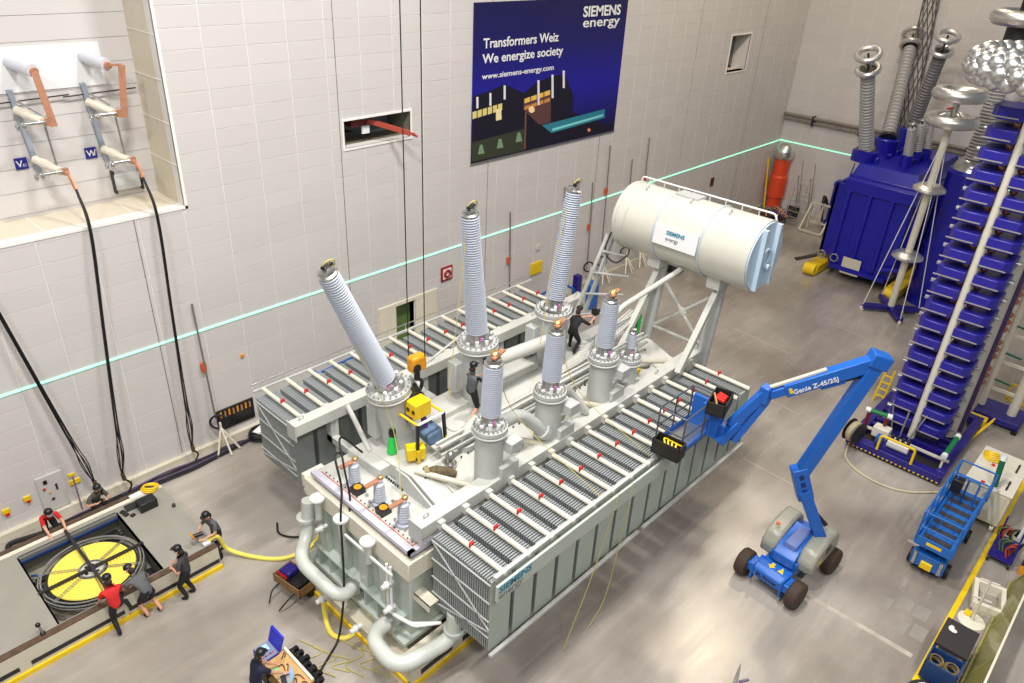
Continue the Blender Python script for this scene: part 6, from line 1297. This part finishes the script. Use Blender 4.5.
MB().prism([p + V((.2, -.25, .3)), p + V((.2, .25, .3)), p + V((.32, .25, .68)), p + V((.32, -.25, .68))], (.05, 0, 0)).build('lid', mat('lid_blue', srgb(30, 40, 190), .4), g)
MB().bb(p + V((-.2, -.25, -.55)), p + V((.2, .25, 0))).build('stand', M_dark, g)
for k in range(9):
    q = V((cx1 + .14 + .05 * (k % 2), cy0 + .1 + .13 * k, .5 + .06 * (k % 3))); g = thing('cable_hank', 'hank of black test leads hung over the back of the test cart', 'cable', q - V((0, 0, .16)), 'black lead hanks on the test cart')
    for j in range(3): MB().torus(q, (.3 * j - .3, 1, .3), .13, .03, 16, 6).build('lead_turn', M_black, g)
for k in range(10):
    a = V((random.uniform(cx0 + .2, cx1 - .1), random.uniform(cy0, cy1 - .2), .815)); b_ = a + V((random.uniform(-.2, .2), random.uniform(-.3, .3), 0)); b_.z = .815
    o = MB().tube(catmull([a, a.lerp(b_, .5) + V((.06, .05, .02)), b_], 5), .012, 5).build('bench_lead', M_dark); tag(o, 'dark lead lying loose on the plywood test cart', 'cable', 'leads on the test cart')
o = MB().bb((cx0 - .02, cy1 - .42, .8), (cx0 + .18, cy1 - .3, .815)).build('green_note_pad', mat('pad_green', srgb(140, 190, 130), .6)); tag(o, 'green note pad under the arm of the navy shirted worker', 'note pad')
# ---- blue table box
p0 = V((17.05, -20.8, 0)); g = thing('black_top_table', 'low table with black mat top at the yellow line', 'table', (17.6, -20.8, 0))
MB().bb((17.0, -21.18, .72), (18.1, -20.42, .8)).build('top', mat('rubber_mat', srgb(46, 42, 42), .7, var=.08), g)
for x in (17.05, 18.05):
    for y in (-21.13, -20.47): MB().bar((x, y, 0), (x, y, .72), .06, .06).build('leg', M_sblue, g)
MB().bb((17.0, -20.46, .3), (18.1, -20.42, .72)).build('side_panel', M_sblue, g)
o = MB().sphere((17.72, -20.6, .84), .09, 9, 6, (1.2, .8, .5)).sphere((17.68, -20.66, .83), .07, 8, 5, (1, 1.3, .5)).build('white_cloth', M_white); tag(o, 'crumpled white cloth on the black table top', 'cloth')
g = thing('cable_bin', 'blue steel bin full of coiled brown cable in front of the black table', 'bin', (16.68, -20.8, 0))
b = MB()
for a_, c_ in (((16.38, -21.18, .1), (16.98, -20.42, .14)), ((16.38, -21.18, .1), (16.42, -20.42, .68)), ((16.94, -21.18, .1), (16.98, -20.42, .68)), ((16.38, -21.18, .1), (16.98, -21.14, .68)), ((16.38, -20.46, .1), (16.98, -20.42, .68))): b.bb(a_, c_)
b.build('bin_shell', mat('bin_blue', srgb(26, 60, 110), .5), g)
for k in range(2):
    c = V((16.68, -20.62 - .36 * k, .5)); g2 = thing('brown_cable_coil', ('left coil of brown cable in the blue bin', 'right coil of brown cable in the blue bin')[k], 'cable', c - V((0, 0, .1)))
    for j in range(6): MB().torus(c + V((.02 * math.sin(j * 2), .02 * math.cos(j * 3), .03 * j - .05)), (.15 * math.sin(j), .15 * math.cos(j * 2), 1), .15, .018, 20, 5).build('cable_turn', mat('brown_cable', srgb(112, 94, 58), .6, var=.2), g2)
g = thing('white_cable_coil', 'loose coil of white cable on floor at the bottom edge by the blue bin', 'cable', (15.9, -20.65, 0))
for j in range(6): MB().torus(V((15.95 + .04 * math.sin(j * 2), -20.7 + .04 * math.cos(j), .04 + .03 * j)), (.2 * math.sin(j), .2 * math.cos(j), 1), .2, .015, 22, 5).build('cable_turn', M_white, g)
MB().torus((15.95, -20.7, .1), (0, 0, 1), .27, .1, 24, 6).build('dark_basket', M_dark, g)
# ---- stand with round foot, white frame
p = pz(971, 621, 0); g = thing('sign_stand', 'white signal post with round foot by the yellow line', 'stand', p)
MB().lathe(p, (0, 0, 1), [(0, .34), (.03, .34), (.05, .3)], 28).build('round_foot', M_cream, g); MB().cyl(p + V((0, 0, .05)), p + V((0, 0, 1.5)), .035, n=10).build('post', M_cream, g)
for z in (.85, 1.48): MB().bar(p + V((-.05, .22, z)), p + V((.05, -.22, z)), .04, .04).build('cross_arm', M_cream, g)
MB().bb(p + V((.05, .06, .05)), p + V((.25, .22, .12))).build('yellow_weight', M_yellow, g)
p = pz(986, 603, 0); g = thing('packing_box', 'empty cream rectangular frame box lying on floor near the railing', 'frame', p)
T4 = Matrix.Translation(p) @ Matrix.Rotation(.2, 4, 'Z')
for a_, c_ in (((-.55, -.4, .1), (-.42, .4, .32)), ((.42, -.4, .1), (.55, .4, .32)), ((-.42, -.4, .1), (.42, -.28, .32)), ((-.42, .28, .1), (.42, .4, .32))): MB(T4).bb(a_, c_).build('frame_side', M_cream, g, bevel=.01)
for x in (-.48, .48): MB(T4).bb((x - .06, -.34, 0), (x + .06, .34, .1)).build('skid', M_cream, g)
# ---- glass railing of a stair at the right edge
p = V((17.9, -21.62, 0)); RG = thing('glass_railing', 'yellowish glass railing with cream top rail in the bottom right corner', 'railing', p)
M_gl = bpy.data.materials.new('olive_glass'); M_gl.use_nodes = True; bsd = M_gl.node_tree.nodes['Principled BSDF']; bsd.inputs['Base Color'].default_value = (*srgb(150, 146, 60), 1); bsd.inputs['Roughness'].default_value = .1; bsd.inputs['Alpha'].default_value = .55
for k in range(3): MB().prism([(15.2 + k * 2.15, -21.3, .1), (17.25 + k * 2.15, -21.3, .1), (17.25 + k * 2.15, -21.64, 1.05), (15.2 + k * 2.15, -21.64, 1.05)], (0, -.02, 0)).build('glass_pane', M_gl, RG)
MB().bar((15.1, -21.66, 1.08), (21.7, -21.66, 1.08), .05, .05, up=(0, 0, 1)).build('top_rail', M_cream, RG)
for k in range(4): MB().bar((15.15 + k * 2.15, -21.3, 0), (15.15 + k * 2.15, -21.66, 1.08), .05, .05).build('post', mat('olive_post', srgb(150, 146, 90), .5), RG)
MB().bar((15.1, -21.28, .06), (21.7, -21.28, .06), .05, .12, up=(0, 0, 1)).build('foot_rail', mat('olive_post', srgb(150, 146, 90), .5), RG)
# ---- blue cart with plants of cable at right edge
p = pz(1000, 556, 0); g = thing('blue_trolley', 'dark blue trolley with green and red cables at the right edge', 'trolley', p)
MB().bb(p + V((-.5, -.35, .2)), p + V((.7, .3, .26))).build('deck', M_navy, g)
for x in (-.45, .65):
    for y in (-.3, .25): MB().cyl(p + V((x, y - .03, .1)), p + V((x, y + .03, .1)), .1, n=10).bar(p + V((x, y, .1)), p + V((x, y, .22)), .04).build('castor', M_black, g); MB().bar(p + V((x, y, .2)), p + V((x, y, 1.0)), .05, .05).build('post', M_navy, g)
for k in range(12): a_ = p + V((random.uniform(-.4, .6), random.uniform(-.3, .25), .28)); MB().tube(catmull([a_, a_ + V((.1, .08, .25)), a_ + V((.15, -.1, .4)), a_ + V((.2, -.05, .1))], 4), .03, 5).build('cable', (mat('cable_green', srgb(70, 92, 40), .6), M_glossblack, mat('cable_red', srgb(150, 50, 40), .6))[k % 3], g)
MB().bar(p + V((.6, -.2, .5)), p + V((.6, -.25, 1.3)), .06, .1).build('white_tube', M_white, g)
p = pz(1022, 572, 0); o = thing('orange_box', 'orange box cut by the right edge of the picture', 'box', p); MB().bb(p + V((-.2, -.5, 0)), p + V((.3, .1, .35))).build('box_body', M_orange, o, bevel=.02); MB().bb(p + V((-.2, -.5, .35)), p + V((.3, .1, .4))).build('box_lid', M_glossblack, o)
# ---- pointed metal tip at the bottom edge
p = pz(733, 690, 0); g = thing('steel_pointer', 'pointed steel tip standing up at the bottom edge of the floor', 'pointer', p)
MB().lathe(p, (0, 0, 1), [(0, .12), (.1, .12), (.15, .06), (.6, .045), (1.0, .006)], 12).build('tip', M_steel, g); MB().bar(p + V((.1, -.05, .25)), p + V((.3, -.2, .3)), .05, .05).build('side_arm', mat('arm_violet', srgb(110, 90, 120), .5), g)
# small flat rectangles of evenly toned colour on the floor by the lift
for k, (a, c) in enumerate((((878, 607), (890, 598)), ((896, 604), (914, 606)), ((890, 626), (908, 627)), ((918, 615), (926, 612)), ((915, 632), (922, 634)))):
    q = pz((a[0] + c[0]) / 2, (a[1] + c[1]) / 2, 0); MB().box(q + V((0, 0, .002)), (.55, .36, .004), .0).build('floor_patch', mat('floor_patch', srgb(146, 140, 132), .35, var=.08), floor, smooth=0)
